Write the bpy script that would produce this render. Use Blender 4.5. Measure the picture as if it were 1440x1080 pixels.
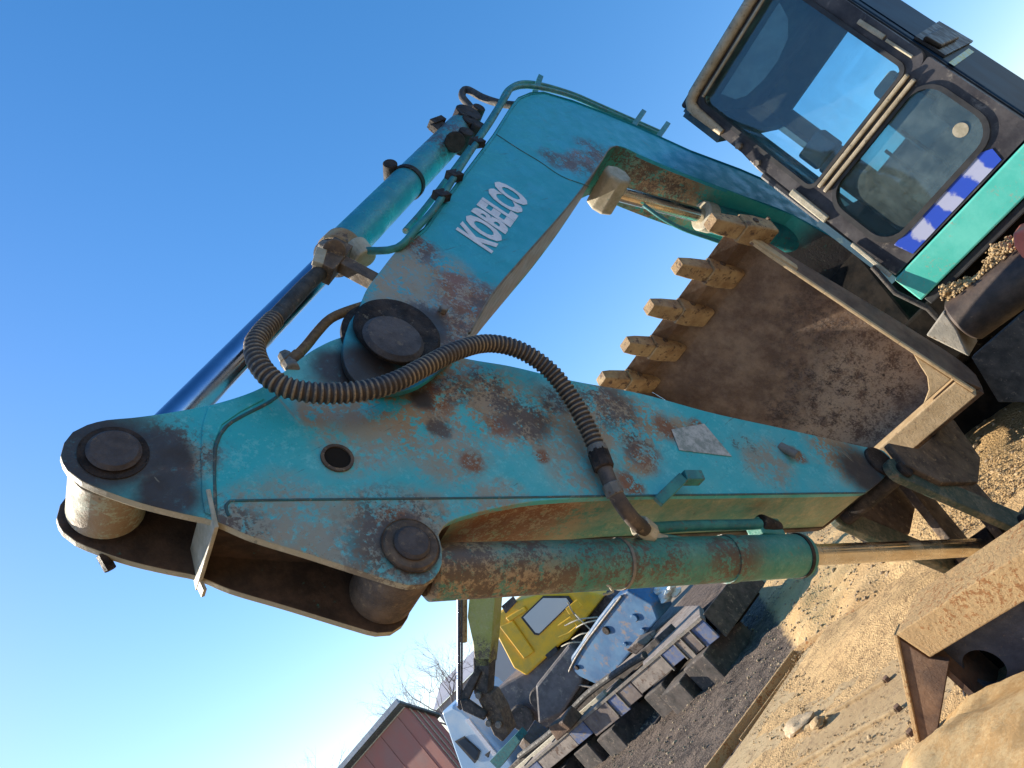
import bpy, math, random
from mathutils import Vector, Matrix, noise as mn
random.seed(7)
for o in list(bpy.data.objects): bpy.data.objects.remove(o)
S = bpy.context.scene
COL = S.collection
R = math.radians

# ------------------------------------------------------------------ camera, sky, sun, exposure
ROLL, PITCH, YAW, FOC = R(45.5), R(16.0), R(-139.5), 1080.0
CP = Vector((0.0, 2.4, 1.65))
FW = Vector((math.cos(YAW)*math.cos(PITCH), math.sin(YAW)*math.cos(PITCH), math.sin(PITCH)))
RT = Vector((math.sin(YAW), -math.cos(YAW), 0))
UP = RT.cross(FW)
IX = RT*math.cos(ROLL) - UP*math.sin(ROLL)
IY = -RT*math.sin(ROLL) - UP*math.cos(ROLL)
cd = bpy.data.cameras.new('camera'); cam = bpy.data.objects.new('camera', cd); COL.objects.link(cam)
m = Matrix((( IX.x, -IY.x, -FW.x, CP.x), (IX.y, -IY.y, -FW.y, CP.y), (IX.z, -IY.z, -FW.z, CP.z), (0, 0, 0, 1)))
cam.matrix_world = m
cd.sensor_width = 36; cd.lens = FOC/1440*36; cd.clip_start = .05; cd.clip_end = 3000
S.camera = cam

SUN_AZ, SUN_EL = R(-71), R(27)
w = bpy.data.worlds.new('World'); S.world = w; w.use_nodes = True
nt = w.node_tree; bg = nt.nodes['Background']
sky = nt.nodes.new('ShaderNodeTexSky'); sky.sky_type = 'NISHITA'; sky.sun_disc = False
sky.sun_elevation = SUN_EL; sky.sun_rotation = math.pi/2 - SUN_AZ
sky.air_density = 1.0; sky.dust_density = .35; sky.ozone_density = 2.0; sky.altitude = 100
K = .14
hs_ = nt.nodes.new('ShaderNodeHueSaturation'); hs_.inputs['Saturation'].default_value = 1.36
mt_ = nt.nodes.new('ShaderNodeMix'); mt_.data_type = 'RGBA'; mt_.blend_type = 'MULTIPLY'; mt_.inputs[0].default_value = 1; mt_.inputs[7].default_value = (.95*K, .93*K, 1.06*K, 1)
gm_ = nt.nodes.new('ShaderNodeGamma'); gm_.inputs[1].default_value = .84
ex_ = nt.nodes.new('ShaderNodeVectorMath'); ex_.operation = 'SCALE'; ex_.inputs['Scale'].default_value = .77/K
nt.links.new(sky.outputs[0], hs_.inputs['Color']); nt.links.new(hs_.outputs[0], mt_.inputs[6]); nt.links.new(mt_.outputs[2], gm_.inputs[0]); nt.links.new(gm_.outputs[0], ex_.inputs[0]); nt.links.new(ex_.outputs[0], bg.inputs[0]); bg.inputs[1].default_value = .14
sl = bpy.data.lights.new('sun', 'SUN'); sl.energy = 5.0; sl.angle = R(.5); sl.color = (1, .90, .74)
so = bpy.data.objects.new('sun', sl); COL.objects.link(so)
sd = Vector((math.cos(SUN_EL)*math.cos(SUN_AZ), math.cos(SUN_EL)*math.sin(SUN_AZ), math.sin(SUN_EL)))
so.rotation_euler = sd.to_track_quat('Z', 'Y').to_euler()
S.view_settings.view_transform = 'Standard'; S.view_settings.look = 'None'
S.view_settings.gamma = 1; S.view_settings.use_curve_mapping = False
S.view_settings.exposure = 1.0

# ------------------------------------------------------------------ measuring helpers (survey of the place)
def ray(px, py): return FW*FOC + IX*(px-720) + IY*(py-540)
def onp(px, py, ax, val):
    d = ray(px, py); return CP + d*((val-CP[ax])/d[ax])
def X(px, py, x): return onp(px, py, 0, x)
def Y(px, py, y): return onp(px, py, 1, y)
def Z(px, py, z): return onp(px, py, 2, z)
def D(px, py, d):
    r = ray(px, py); return CP + r*(d/r.dot(FW))
def PL(px, py, p0, n):
    r = ray(px, py); return CP + r*((p0-CP).dot(n)/r.dot(n))

# ------------------------------------------------------------------ mesh helpers
class MB:
    def __init__(s): s.v = []; s.f = []
    def add(s, vs, fs):
        b = len(s.v); s.v += [Vector(v) for v in vs]; s.f += [tuple(b+i for i in f) for f in fs]; return s
    def box(s, a, b):
        a = Vector(a); b = Vector(b)
        vs = [(x, y, z) for z in (a.z, b.z) for y in (a.y, b.y) for x in (a.x, b.x)]
        return s.add(vs, [(0,2,3,1),(4,5,7,6),(0,1,5,4),(2,6,7,3),(0,4,6,2),(1,3,7,5)])
    def prism(s, pts, off):
        n = len(pts); pts = [Vector(p) for p in pts]; off = Vector(off)
        return s.add(pts+[p+off for p in pts], [tuple(range(n)), tuple(range(2*n-1, n-1, -1))]+[(i, i+n, (i+1) % n+n, (i+1) % n) for i in range(n)])
    def beam(s, a, b, wd, h, up=(0, 0, 1)):
        a = Vector(a); b = Vector(b); d = (b-a).normalized(); u = Vector(up); sd_ = d.cross(u).normalized(); u = sd_.cross(d)
        q = [a+sd_*(i*wd/2)+u*(j*h/2) for i, j in ((-1,-1),(1,-1),(1,1),(-1,1))]
        return s.prism(q, b-a)
    def tube(s, pts, r, n=12, cap=True):
        pts = [Vector(p) for p in pts]; m_ = len(pts); rs = r if isinstance(r, (list, tuple)) else [r]*m_
        t0 = (pts[1]-pts[0]).normalized(); a = t0.orthogonal().normalized(); b0 = len(s.v)
        for i, p in enumerate(pts):
            t = (pts[min(i+1, m_-1)]-pts[max(i-1, 0)]).normalized()
            a = (a - t*a.dot(t)).normalized(); c = t.cross(a)
            for k in range(n):
                an = 2*math.pi*k/n; s.v.append(p+(a*math.cos(an)+c*math.sin(an))*rs[i])
        for i in range(m_-1):
            for k in range(n):
                k2 = (k+1) % n; s.f.append((b0+i*n+k, b0+i*n+k2, b0+(i+1)*n+k2, b0+(i+1)*n+k))
        if cap:
            s.f.append(tuple(b0+k for k in range(n-1, -1, -1))); s.f.append(tuple(b0+(m_-1)*n+k for k in range(n)))
        return s
    def cyl(s, a, b, r, n=32, ch=.006):
        a = Vector(a); b = Vector(b); d = (b-a).normalized()
        return s.tube([a, a+d*ch, b-d*ch, b], [r-ch, r, r, r-ch], n)
    def ring(s, a, b, ro, ri, n=32):
        a = Vector(a); b = Vector(b); t = (b-a).normalized(); u = t.orthogonal().normalized(); c = t.cross(u); b0 = len(s.v)
        for p, r in ((a, ri), (a, ro), (b, ro), (b, ri)):
            for k in range(n):
                an = 2*math.pi*k/n; s.v.append(p+(u*math.cos(an)+c*math.sin(an))*r)
        for j in range(4):
            for k in range(n):
                k2 = (k+1) % n; j2 = (j+1) % 4; s.f.append((b0+j*n+k, b0+j*n+k2, b0+j2*n+k2, b0+j2*n+k))
        return s
    def rock(s, c, r, seed, sq=.6, sub=1):
        # lumpy irregular stone
        t = (1+5**.5)/2
        vs = [Vector(v).normalized() for v in ((-1,t,0),(1,t,0),(-1,-t,0),(1,-t,0),(0,-1,t),(0,1,t),(0,-1,-t),(0,1,-t),(t,0,-1),(t,0,1),(-t,0,-1),(-t,0,1))]
        fs = [(0,11,5),(0,5,1),(0,1,7),(0,7,10),(0,10,11),(1,5,9),(5,11,4),(11,10,2),(10,7,6),(7,1,8),(3,9,4),(3,4,2),(3,2,6),(3,6,8),(3,8,9),(4,9,5),(2,4,11),(6,2,10),(8,6,7),(9,8,1)]
        for _ in range(sub):
            nf = []; cache = {}
            def mid(a, b):
                k = (min(a, b), max(a, b))
                if k not in cache: vs.append((vs[a]+vs[b]).normalized()); cache[k] = len(vs)-1
                return cache[k]
            for a, b, c_ in fs:
                x, y, z = mid(a, b), mid(b, c_), mid(c_, a); nf += [(a,x,z),(b,y,x),(c_,z,y),(x,y,z)]
            fs = nf
        o = Vector((seed*1.7, seed*.9, seed*2.3)); out = []
        rot = Matrix.Rotation(seed*2.1, 3, 'Z')
        for v in vs:
            k = 1+.55*mn.noise(v*1.1+o)+.25*mn.noise(v*2.7+o)
            p = rot @ Vector((v.x*k*1.15, v.y*k*.85, v.z*k*sq)); out.append(Vector(c)+p*r)
        return s.add(out, fs)

def link(name, mb, mat, parent=None, smooth=None, bevel=0, seg=2, base=None):
    """one mesh object; smooth = angle in degrees"""
    me = bpy.data.meshes.new(name); o = bpy.data.objects.new(name, me); COL.objects.link(o)
    off = Vector((0, 0, 0))
    if parent is not None:
        o.parent = parent; wl = Vector((0, 0, 0)); p = parent
        while p: wl += p.location; p = p.parent
        o.location = -wl
    elif base is not None:
        off = Vector(base); o.location = off
    me.from_pydata([v-off for v in mb.v], [], mb.f); me.validate(); me.update()
    import bmesh
    b = bmesh.new(); b.from_mesh(me); bmesh.ops.recalc_face_normals(b, faces=b.faces); b.to_mesh(me); b.free()
    me.materials.append(mat)
    if smooth is not None:
        for p in me.polygons: p.use_smooth = True
        me.set_sharp_from_angle(angle=R(smooth))
    if bevel:
        md = o.modifiers.new('bevel', 'BEVEL'); md.width = bevel; md.segments = seg; md.limit_method = 'ANGLE'; md.angle_limit = R(35)
    return o
def empty(name, loc, label, cat, group=None):
    o = bpy.data.objects.new(name, None); COL.objects.link(o); o.location = loc; o['label'] = label; o['category'] = cat
    o.empty_display_size = .2
    if group: o['group'] = group
    return o
def tag(o, label=None, cat=None, group=None, kind=None):
    for k, v in (('label', label), ('category', cat), ('group', group), ('kind', kind)):
        if v: o[k] = v
    return o
def rounded(pts, step=.03):
    P = [Vector(p) for p in pts]; n_ = len(P); out = []
    for i in range(n_):
        a, b, c, d = P[i-1], P[i], P[(i+1) % n_], P[(i+2) % n_]; ln = (c-b).length; k_ = max(1, min(8, int(ln/step)))
        la, lc = max((b-a).length, 1e-6), max((d-c).length, 1e-6); m0 = (c-a)*(ln/(ln+la)); m1 = (d-b)*(ln/(ln+lc))
        for q in range(k_):
            t = q/k_; out.append(b*(2*t**3-3*t*t+1)+m0*(t**3-2*t*t+t)+c*(3*t*t-2*t**3)+m1*(t**3-t*t))
    return out
def edge_faces(o, mat, test):
    o.data.materials.append(mat)
    for p in o.data.polygons:
        if test(p): p.material_index = 1
def spline(pts, step=.01):
    """Catmull-Rom resample"""
    P = [Vector(p) for p in pts]; P = [P[0]*2-P[1]]+P+[P[-1]*2-P[-2]]; out = []
    for i in range(1, len(P)-2):
        a, b, c, d = P[i-1:i+3]; n = max(2, int((c-b).length/step))
        for k in range(n):
            t = k/n; out.append(.5*((2*b)+(c-a)*t+(2*a-5*b+4*c-d)*t*t+(3*b-a-3*c+d)*t*t*t))
    out.append(P[-2]); return out

# ------------------------------------------------------------------ materials
class N:
    def __init__(s, name):
        s.m = bpy.data.materials.new(name); s.m.use_nodes = True; s.t = s.m.node_tree; s.b = s.t.nodes['Principled BSDF']
        s.co = s.t.nodes.new('ShaderNodeTexCoord').outputs['Object']
    def put(s, inp, v):
        if v is None: return
        if hasattr(v, 'is_linked') or isinstance(v, bpy.types.NodeSocket): s.t.links.new(v, inp)
        else:
            if isinstance(v, (tuple, list)) and len(v) == 3 and len(inp.default_value) == 4: v = (*v, 1)
            inp.default_value = v
    def math(s, op, a, b=None, c=None, clamp=False):
        n = s.t.nodes.new('ShaderNodeMath'); n.operation = op; n.use_clamp = clamp
        for i, v in enumerate((a, b, c)): s.put(n.inputs[i], v)
        return n.outputs[0]
    def mix(s, f, a, b, mode='MIX'):
        n = s.t.nodes.new('ShaderNodeMix'); n.data_type = 'RGBA'; n.blend_type = mode
        s.put(n.inputs[0], f); s.put(n.inputs[6], a); s.put(n.inputs[7], b); return n.outputs[2]
    def noise(s, scale, detail=4, rough=.55, vec=None, dist=0, out=0, stretch=None):
        v = vec or s.co
        if stretch:
            mp = s.t.nodes.new('ShaderNodeMapping'); s.put(mp.inputs[0], v); mp.inputs['Scale'].default_value = stretch; v = mp.outputs[0]
        n = s.t.nodes.new('ShaderNodeTexNoise'); s.put(n.inputs['Vector'], v); n.inputs['Scale'].default_value = scale
        n.inputs['Detail'].default_value = detail; n.inputs['Roughness'].default_value = rough; n.inputs['Distortion'].default_value = dist
        return n.outputs[out]
    def vor(s, scale, feature='F1', out='Distance', vec=None):
        n = s.t.nodes.new('ShaderNodeTexVoronoi'); s.put(n.inputs['Vector'], vec or s.co); n.inputs['Scale'].default_value = scale; n.feature = feature
        return n.outputs[out]
    def ramp(s, f, a, b, lo=0., hi=1.):
        n = s.t.nodes.new('ShaderNodeMapRange'); n.interpolation_type = 'SMOOTHSTEP'
        s.put(n.inputs[0], f)
        for i, v in enumerate((a, b, lo, hi)): n.inputs[i+1].default_value = v
        return n.outputs[0]
    def warp(s, amt, scale):
        c = s.noise(scale, 5, .65, out=1)
        n = s.t.nodes.new('ShaderNodeVectorMath'); n.operation = 'SUBTRACT'; s.put(n.inputs[0], c); n.inputs[1].default_value = (.5, .5, .5)
        k = s.t.nodes.new('ShaderNodeVectorMath'); k.operation = 'SCALE'; s.put(k.inputs[0], n.outputs[0]); k.inputs['Scale'].default_value = amt
        a = s.t.nodes.new('ShaderNodeVectorMath'); a.operation = 'ADD'; s.put(a.inputs[0], k.outputs[0]); s.put(a.inputs[1], s.co)
        return a.outputs[0]
    def blobs(s, items, vec):
        """soft patches at places on the thing: (centre, radius)"""
        acc = None
        for c, r in items:
            n = s.t.nodes.new('ShaderNodeVectorMath'); n.operation = 'DISTANCE'; s.put(n.inputs[0], vec); n.inputs[1].default_value = tuple(c)
            q = s.ramp(n.outputs['Value'], r*1.15, r*.45)
            acc = q if acc is None else s.math('MAXIMUM', acc, q)
        return acc
    def fine(s, a, b, k=.5):
        return s.math('ADD', s.math('MULTIPLY', s.noise(a, 7, .75), 1-k), s.math('MULTIPLY', s.noise(b, 6, .8), k))
    def bump(s, h, st, dist=.01):
        n = s.t.nodes.new('ShaderNodeBump'); s.put(n.inputs['Height'], h); n.inputs['Strength'].default_value = st; n.inputs['Distance'].default_value = dist
        s.t.links.new(n.outputs[0], s.b.inputs['Normal'])
    def done(s, col, rough=.6, metal=0., spec=None):
        s.put(s.b.inputs['Base Color'], col); s.put(s.b.inputs['Roughness'], rough); s.put(s.b.inputs['Metallic'], metal)
        if spec is not None: s.put(s.b.inputs['Specular IOR Level'], spec)
        return s.m

RUST = (.17, .062, .026); DUST = (.40, .29, .17); GREASE_SHADE = (.022, .017, .016); TEAL = (.022, .40, .44); TEALG = (.02, .36, .30)
def paint(name, base=TEAL, fade=(.12, .33, .34), amount=.5, grease=(), rust=(), dust=(), pale=(), dustall=.0, rough=.52, rustall=.35, soot=()):
    n = N(name); wv = n.warp(.09, 7); wv2 = n.warp(.22, 3.2)
    col = n.mix(n.ramp(n.noise(2.2, 5, .6), .35, .7, 0, amount), base, fade)
    col = n.mix(n.ramp(n.fine(10, 60), .52, .58, 0, amount*.6), col, tuple(c*1.3+.03 for c in fade))
    streak = n.noise(26, 4, .6, stretch=(.15, 1, 1.0))
    col = n.mix(n.ramp(streak, .56, .75, 0, .22), col, (.03, .10, .11))
    if dust: col = n.mix(n.math('MULTIPLY', n.blobs(dust, wv2), n.ramp(n.fine(6, 46), .450, .505)), col, n.mix(n.noise(5, 5), DUST, (.24, .15, .08)))
    if dustall: col = n.mix(n.ramp(n.fine(5, 34), .44, .58, 0, dustall), col, DUST)
    if pale: col = n.mix(n.math('MULTIPLY', n.blobs(pale, wv2), n.ramp(n.fine(9, 46), .40, .56)), col, n.mix(n.noise(7, 5), (.24, .27, .22), (.30, .24, .17)))
    rn = n.ramp(n.noise(17, 7, .75), .60, .68); rcol = n.mix(n.noise(60, 3), RUST, (.26, .10, .035))
    col = n.mix(n.math('MULTIPLY', rn, n.math('MULTIPLY', n.ramp(n.noise(1.7, 2), .45, .65), rustall)), col, rcol)
    if rust: col = n.mix(n.math('MULTIPLY', n.blobs(rust, wv), n.ramp(n.fine(14, 70), .455, .505)), col, rcol)
    if soot: col = n.mix(n.math('MULTIPLY', n.blobs(soot, wv2), n.ramp(n.fine(7, 52), .47, .53, .06, .95)), col, n.mix(n.noise(12, 4), (.060, .038, .030), (.12, .075, .05)))
    if grease: col = n.mix(n.math('MULTIPLY', n.blobs(grease, wv), n.ramp(n.fine(8, 50), .34, .46, .75, 1)), col, n.mix(n.fine(14, 60), GREASE_SHADE, (.06, .045, .038)))  # real grease, and on the boom underside the painted shade
    sc1 = n.noise(16, 5, .6, stretch=(.25, 1, 3.5)); sc2 = n.noise(14, 5, .6, stretch=(3.2, 1, .25))
    col = n.mix(n.ramp(sc1, .665, .69, 0, .5), col, (.05, .07, .06)); col = n.mix(n.ramp(sc2, .675, .70, 0, .5), col, (.30, .26, .18))
    col = n.mix(n.ramp(n.noise(140, 2, .8), .66, .72, 0, .6), col, (.05, .04, .035))
    n.bump(n.math('ADD', n.noise(45, 6, .7), n.math('MULTIPLY', n.noise(9, 4), .7)), .3, .012)
    return n.done(col, n.ramp(n.noise(8, 5), .3, .7, rough-.1, rough+.25))
def grimy(name, a, b, c=None, sc=9, rough=.7, bump=.4, metal=0., c_lo=.55, c_hi=.65, spec=None, bd=.01):
    n = N(name); col = n.mix(n.ramp(n.noise(sc, 7, .68), .35, .65), a, b)
    if c: col = n.mix(n.ramp(n.noise(sc*2.3, 8, .75), c_lo, c_hi), col, c)
    n.bump(n.noise(sc*6, 7, .75), bump, bd)
    return n.done(col, n.ramp(n.noise(sc*1.5, 4), .3, .7, rough-.12, rough+.12), metal, spec)

M = {}
M['grease'] = grimy('greasy black steel', (.012, .009, .008), (.055, .038, .030), (.13, .10, .07), 11, .68, .8, c_lo=.585, c_hi=.66, spec=.25)
M['pincap'] = grimy('worn pin cap', (.045, .034, .032), (.10, .078, .07), (.17, .12, .08), 9, .6, .8, c_lo=.56, c_hi=.66)
M['dirty'] = grimy('dirty brown steel', (.05, .032, .022), (.14, .09, .055), (.26, .17, .09), 10, .7, .5)
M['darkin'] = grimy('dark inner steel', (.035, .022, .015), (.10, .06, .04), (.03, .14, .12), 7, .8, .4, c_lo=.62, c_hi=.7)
M['rod'] = grimy('polished chrome rod', (.22, .28, .40), (.30, .36, .48), None, 3, .22, .05, 1.0)
M['rodold'] = grimy('stained chrome rod', (.74, .68, .58), (.60, .50, .36), (.30, .17, .08), 4, .22, .08, 1.0, c_lo=.6, c_hi=.72)
M['steel'] = grimy('bare grey steel', (.14, .13, .115), (.24, .20, .16), (.10, .055, .035), 12, .6, .4, .2)
M['edge'] = grimy('worn cream steel edge', (.34, .30, .21), (.48, .42, .31), (.10, .20, .17), 16, .6, .5, c_lo=.6, c_hi=.68)
M['hose'] = grimy('spiral guard hose', (.035, .028, .026), (.11, .075, .055), (.20, .14, .09), 9, .6, .35)
M['rubber'] = grimy('dusty rubber', (.02, .02, .02), (.06, .052, .045), (.15, .11, .08), 14, .75, .4)
M['rusthose'] = grimy('rusty brown hose', (.10, .055, .025), (.22, .13, .06), (.05, .03, .02), 22, .75, .5)
M['tooth'] = grimy('rusty ochre tooth steel', (.27, .16, .075), (.44, .30, .15), (.10, .055, .035), 9, .7, .9, c_lo=.53, c_hi=.62)
M['blackpaint'] = grimy('black painted steel', (.018, .018, .022), (.04, .038, .042), (.12, .10, .08), 8, .45, .2, c_lo=.62, c_hi=.75)
M['void'] = grimy('dark underframe', (.005, .005, .005), (.018, .014, .011), None, 6, .9, .3, spec=.1)
M['white'] = grimy('white lettering', (.62, .60, .62), (.74, .72, .74), (.45, .42, .45), 20, .5, .2)
M['bracket'] = grimy('teal bracket paint', (.012, .13, .14), (.03, .21, .19), (.12, .07, .045), 12, .5, .3)

# ------------------------------------------------------------------ ground
def sand_mat():
    n = N('sand and gravel'); geo = n.t.nodes.new('ShaderNodeNewGeometry'); sep = n.t.nodes.new('ShaderNodeSeparateXYZ'); n.t.links.new(geo.outputs['Position'], sep.inputs[0])
    att = n.t.nodes.new('ShaderNodeAttribute'); att.attribute_name = 'sandy'
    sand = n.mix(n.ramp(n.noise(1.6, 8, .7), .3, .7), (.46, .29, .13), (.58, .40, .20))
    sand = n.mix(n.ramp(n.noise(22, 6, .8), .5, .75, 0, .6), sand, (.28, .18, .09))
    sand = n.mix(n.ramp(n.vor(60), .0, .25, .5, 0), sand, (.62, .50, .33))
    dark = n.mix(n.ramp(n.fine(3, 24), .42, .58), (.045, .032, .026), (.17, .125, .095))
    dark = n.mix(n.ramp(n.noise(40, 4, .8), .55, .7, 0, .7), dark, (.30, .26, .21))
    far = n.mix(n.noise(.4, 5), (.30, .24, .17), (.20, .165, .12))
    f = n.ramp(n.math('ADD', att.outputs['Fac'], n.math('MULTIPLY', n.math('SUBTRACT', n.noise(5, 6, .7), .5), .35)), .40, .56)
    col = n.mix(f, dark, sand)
    n.bump(n.math('ADD', n.noise(30, 8, .8), n.math('MULTIPLY', n.vor(45), .6)), .7, .03)
    return n.done(col, .95, 0, .2)
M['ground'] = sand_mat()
# outline of the sunlit sand, traced on the ground: everything on the machine's side of this line is sand
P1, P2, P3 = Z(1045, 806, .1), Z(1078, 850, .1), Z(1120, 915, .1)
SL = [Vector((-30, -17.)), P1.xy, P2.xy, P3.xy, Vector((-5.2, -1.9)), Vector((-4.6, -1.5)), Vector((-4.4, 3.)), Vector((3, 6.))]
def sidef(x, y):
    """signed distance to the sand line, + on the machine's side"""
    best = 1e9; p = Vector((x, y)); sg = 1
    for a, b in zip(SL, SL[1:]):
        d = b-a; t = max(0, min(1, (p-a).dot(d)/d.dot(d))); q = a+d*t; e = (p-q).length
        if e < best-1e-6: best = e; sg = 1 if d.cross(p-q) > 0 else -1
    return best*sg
def gh(x, y):
    s_ = sidef(x, y); n1 = mn.fractal(Vector((x*.7, y*.7, 3)), 1, 2, 4)
    t = max(0, min(1, (s_+.15)/.5)); t = t*t*(3-2*t)
    fade = max(0, 1-max(0, (math.hypot(x+6, y+2)-13)/5))
    h = t*(.10+.10*n1) + .035*mn.fractal(Vector((x*2.4, y*2.4, 1)), 1, 2, 5)
    h += .020*mn.fractal(Vector((x*9, y*9, 5)), 1, 2, 3)
    # sand heap rising towards the tracks
    h += .42*math.exp(-((x+8.6)**2/5.0+(y+.6)**2/1.6)) + .30*math.exp(-((x+7.2)**2/1.2+(y-1.6)**2/1.5)) + .16*math.exp(-((x+6.2)**2/1.0+(y+1.0)**2/1.2))
    h = h*fade
    if x > -5.45 and y > -2.1-max(0, x+5.4)*.25: h = min(h, .10)
    return max(-.03, h)
def build_ground():
    x0, x1, y0, y1, st = -22, 3, -16, 8, .085
    nx, ny = int((x1-x0)/st), int((y1-y0)/st)
    vs = []; sv = []
    for j in range(ny+1):
        for i in range(nx+1):
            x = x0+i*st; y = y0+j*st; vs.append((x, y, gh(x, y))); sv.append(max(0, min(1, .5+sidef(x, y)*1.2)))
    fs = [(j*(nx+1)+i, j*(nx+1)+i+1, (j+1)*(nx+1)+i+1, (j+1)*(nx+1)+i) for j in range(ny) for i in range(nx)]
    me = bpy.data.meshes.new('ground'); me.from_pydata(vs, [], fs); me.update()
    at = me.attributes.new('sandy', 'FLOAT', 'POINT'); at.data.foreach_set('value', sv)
    for p in me.polygons: p.use_smooth = True
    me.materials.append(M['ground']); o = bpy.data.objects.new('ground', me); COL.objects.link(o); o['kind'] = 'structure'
    # plain beyond
    b = MB().add([(-1500, -1500, -.06), (1500, -1500, -.06), (1500, 1500, -.06), (-1500, 1500, -.06)], [(0, 1, 2, 3)])
    n = N('far plain'); n.bump(n.noise(3, 6), .3, .1)
    mt = n.done(n.mix(n.ramp(n.noise(.08, 8, .7), .35, .65), (.20, .16, .12), (.32, .26, .19)), .95, 0, .1)
    tag(link('terrain', b, mt), kind='structure')
build_ground()
def pebbles():
    mb = MB(); rng = random.Random(3)
    for i in range(5200):
        for _ in range(40):
            x = rng.uniform(-13, -3.4); y = rng.uniform(-8, 2.4)
            if (sidef(x, y) > .2 and rng.random() < .3) or (sidef(x, y) < .2 and rng.random() < .05) or rng.random() < mn.noise(Vector((x*.8, y*.8, 0)))+.4: break
        r = rng.uniform(.006, .020)*(1+.5*(rng.random() < .05)); mb.rock((x, y, gh(x, y)+r*.3), r, rng.random()*90, .7, 0)
    n = N('pebble'); mt = n.done(n.mix(n.noise(3, 4, .8), (.16, .11, .07), (.48, .37, .23)), .9)
    tag(link('gravel', mb, mt), 'loose gravel and small clods scattered over the sand', kind='stuff')
pebbles()

# ================================================================== THE EXCAVATOR
EX = empty('excavator', (-8, 0, 0), 'big turquoise excavator with folded arm, rusty stains and upturned toothed bucket', 'excavator')
YS, YB = .19, .235       # half widths of stick and boom
def S3(p, y=YS): return Y(p[0], p[1], y)
A, B_, C_, D_ = S3((160, 637)), S3((552, 482)), S3((577, 768)), S3((1236, 650))

# --- stick
g = lambda l: [(S3(p), r) for p, r in l]
stick_paint = paint('stick paint', TEAL, (.16, .44, .43), .6,
    grease=g([((145, 635), .24), ((195, 635), .16), ((235, 695), .14), ((245, 640), .09), ((545, 505), .26), ((480, 520), .17), ((590, 560), .08), ((578, 770), .14), ((475, 645), .055), ((1215, 665), .24)]),
    rust=g([((560, 735), .10), ((610, 560), .12), ((850, 560), .06), ((980, 600), .07), ((665, 650), .07), ((905, 640), .12), ((885, 680), .09), ((940, 605), .10), ((1120, 640), .07), ((540, 745), .07), ((760, 640), .05), ((700, 600), .08), ((250, 660), .07)]),
    dust=g([((600, 590), .30), ((700, 570), .30), ((520, 585), .16), ((760, 590), .26), ((820, 600), .22), ((600, 620), .12), ((900, 590), .2), ((450, 580), .10), ((860, 580), .22), ((960, 610), .14), ((1180, 640), .25), ((560, 545), .2), ((640, 530), .25), ((380, 745), .08), ((450, 765), .12), ((530, 790), .12), ((600, 745), .10), ((500, 725), .10), ((700, 712), .10), ((320, 735), .06), ((470, 560), .12), ((900, 650), .1), ((250, 670), .12)]),
    soot=g([((740, 585), .17), ((640, 545), .13), ((700, 560), .13), ((780, 560), .10), ((1040, 620), .08), ((620, 600), .07), ((680, 530), .10), ((250, 640), .18), ((890, 620), .12), ((850, 570), .2), ((560, 760), .25), ((330, 740), .12)]),
    pale=g([((420, 735), .22), ((520, 760), .25), ((600, 735), .2), ((350, 722), .12), ((680, 712), .12), ((720, 700), .10), ((500, 620), .2), ((820, 650), .25), ((640, 640), .2), ((270, 650), .12), ((1080, 650), .2), ((520, 740), .2)]), rustall=.55)
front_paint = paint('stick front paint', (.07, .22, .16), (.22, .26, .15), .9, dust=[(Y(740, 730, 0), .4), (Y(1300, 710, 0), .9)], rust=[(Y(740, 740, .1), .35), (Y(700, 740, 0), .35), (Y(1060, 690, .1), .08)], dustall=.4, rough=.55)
tail = [(85, 640), (90, 622), (102, 607), (122, 597), (150, 590), (185, 587), (230, 581), (300, 568), (365, 546), (405, 518), (440, 492), (480, 474), (530, 466),
        (580, 475), (640, 500), (720, 515), (800, 534), (900, 553), (1000, 580), (1100, 602), (1215, 628), (1243, 634), (1256, 650), (1243, 672), (1222, 690), (1215, 693),
        (1000, 696), (900, 697), (760, 704), (690, 716), (640, 730), (624, 740), (617, 752), (622, 772), (622, 792), (612, 812), (596, 822), (574, 823), (545, 815), (430, 778), (350, 753), (303, 733), (255, 722), (200, 708), (150, 691), (115, 676), (95, 661)]
outl = rounded([S3(p) for p in tail])
stick = link('stick', MB().prism(outl, (0, -.034, 0)), stick_paint, EX, bevel=.004)
off_far = Vector((0, -(2*YS-.034), 0))
M['edgeworn'] = paint('worn plate edge', (.36, .31, .20), (.46, .40, .28), .6, dustall=.3, rough=.6, rustall=1.0, soot=[(A, .15), (C_, .3)])
lowf = lambda p: abs(p.normal.y) < .5 and (p.normal.z < -.25 or p.normal.x > .75) and p.center.x > -1.75
edge_faces(stick, M['edgeworn'], lowf)
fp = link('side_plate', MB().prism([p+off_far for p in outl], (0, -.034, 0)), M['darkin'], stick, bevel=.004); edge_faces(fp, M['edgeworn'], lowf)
# front and back sheets of the box section (between the plates)
def strip(pts, th=.02, inset=.030, wy=YS):
    mb = MB()
    for a, b in zip(pts, pts[1:]):
        a = S3(a); b = S3(b); n = (b-a).cross(Vector((0, 1, 0))).normalized()*th
        q = [a+Vector((0, -inset, 0)), b+Vector((0, -inset, 0)), b+n+Vector((0, -inset, 0)), a+n+Vector((0, -inset, 0))]
        mb.prism(q, (0, -(2*wy-2*inset), 0))
    return mb
link('front_plate', strip([(640, 728), (690, 713), (760, 702), (900, 695), (1000, 694), (1216, 691), (1240, 672)], -.02, .004), front_paint, stick)
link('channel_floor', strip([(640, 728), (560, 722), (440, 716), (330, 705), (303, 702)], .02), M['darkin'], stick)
link('back_plate', strip([(150, 595), (230, 584), (300, 571), (365, 549), (405, 521), (430, 502)], .02, .036), stick_paint, stick)
link('back_plate', strip([(655, 504), (800, 537), (1000, 583), (1215, 631)], .02, .036), stick_paint, stick)
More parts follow.
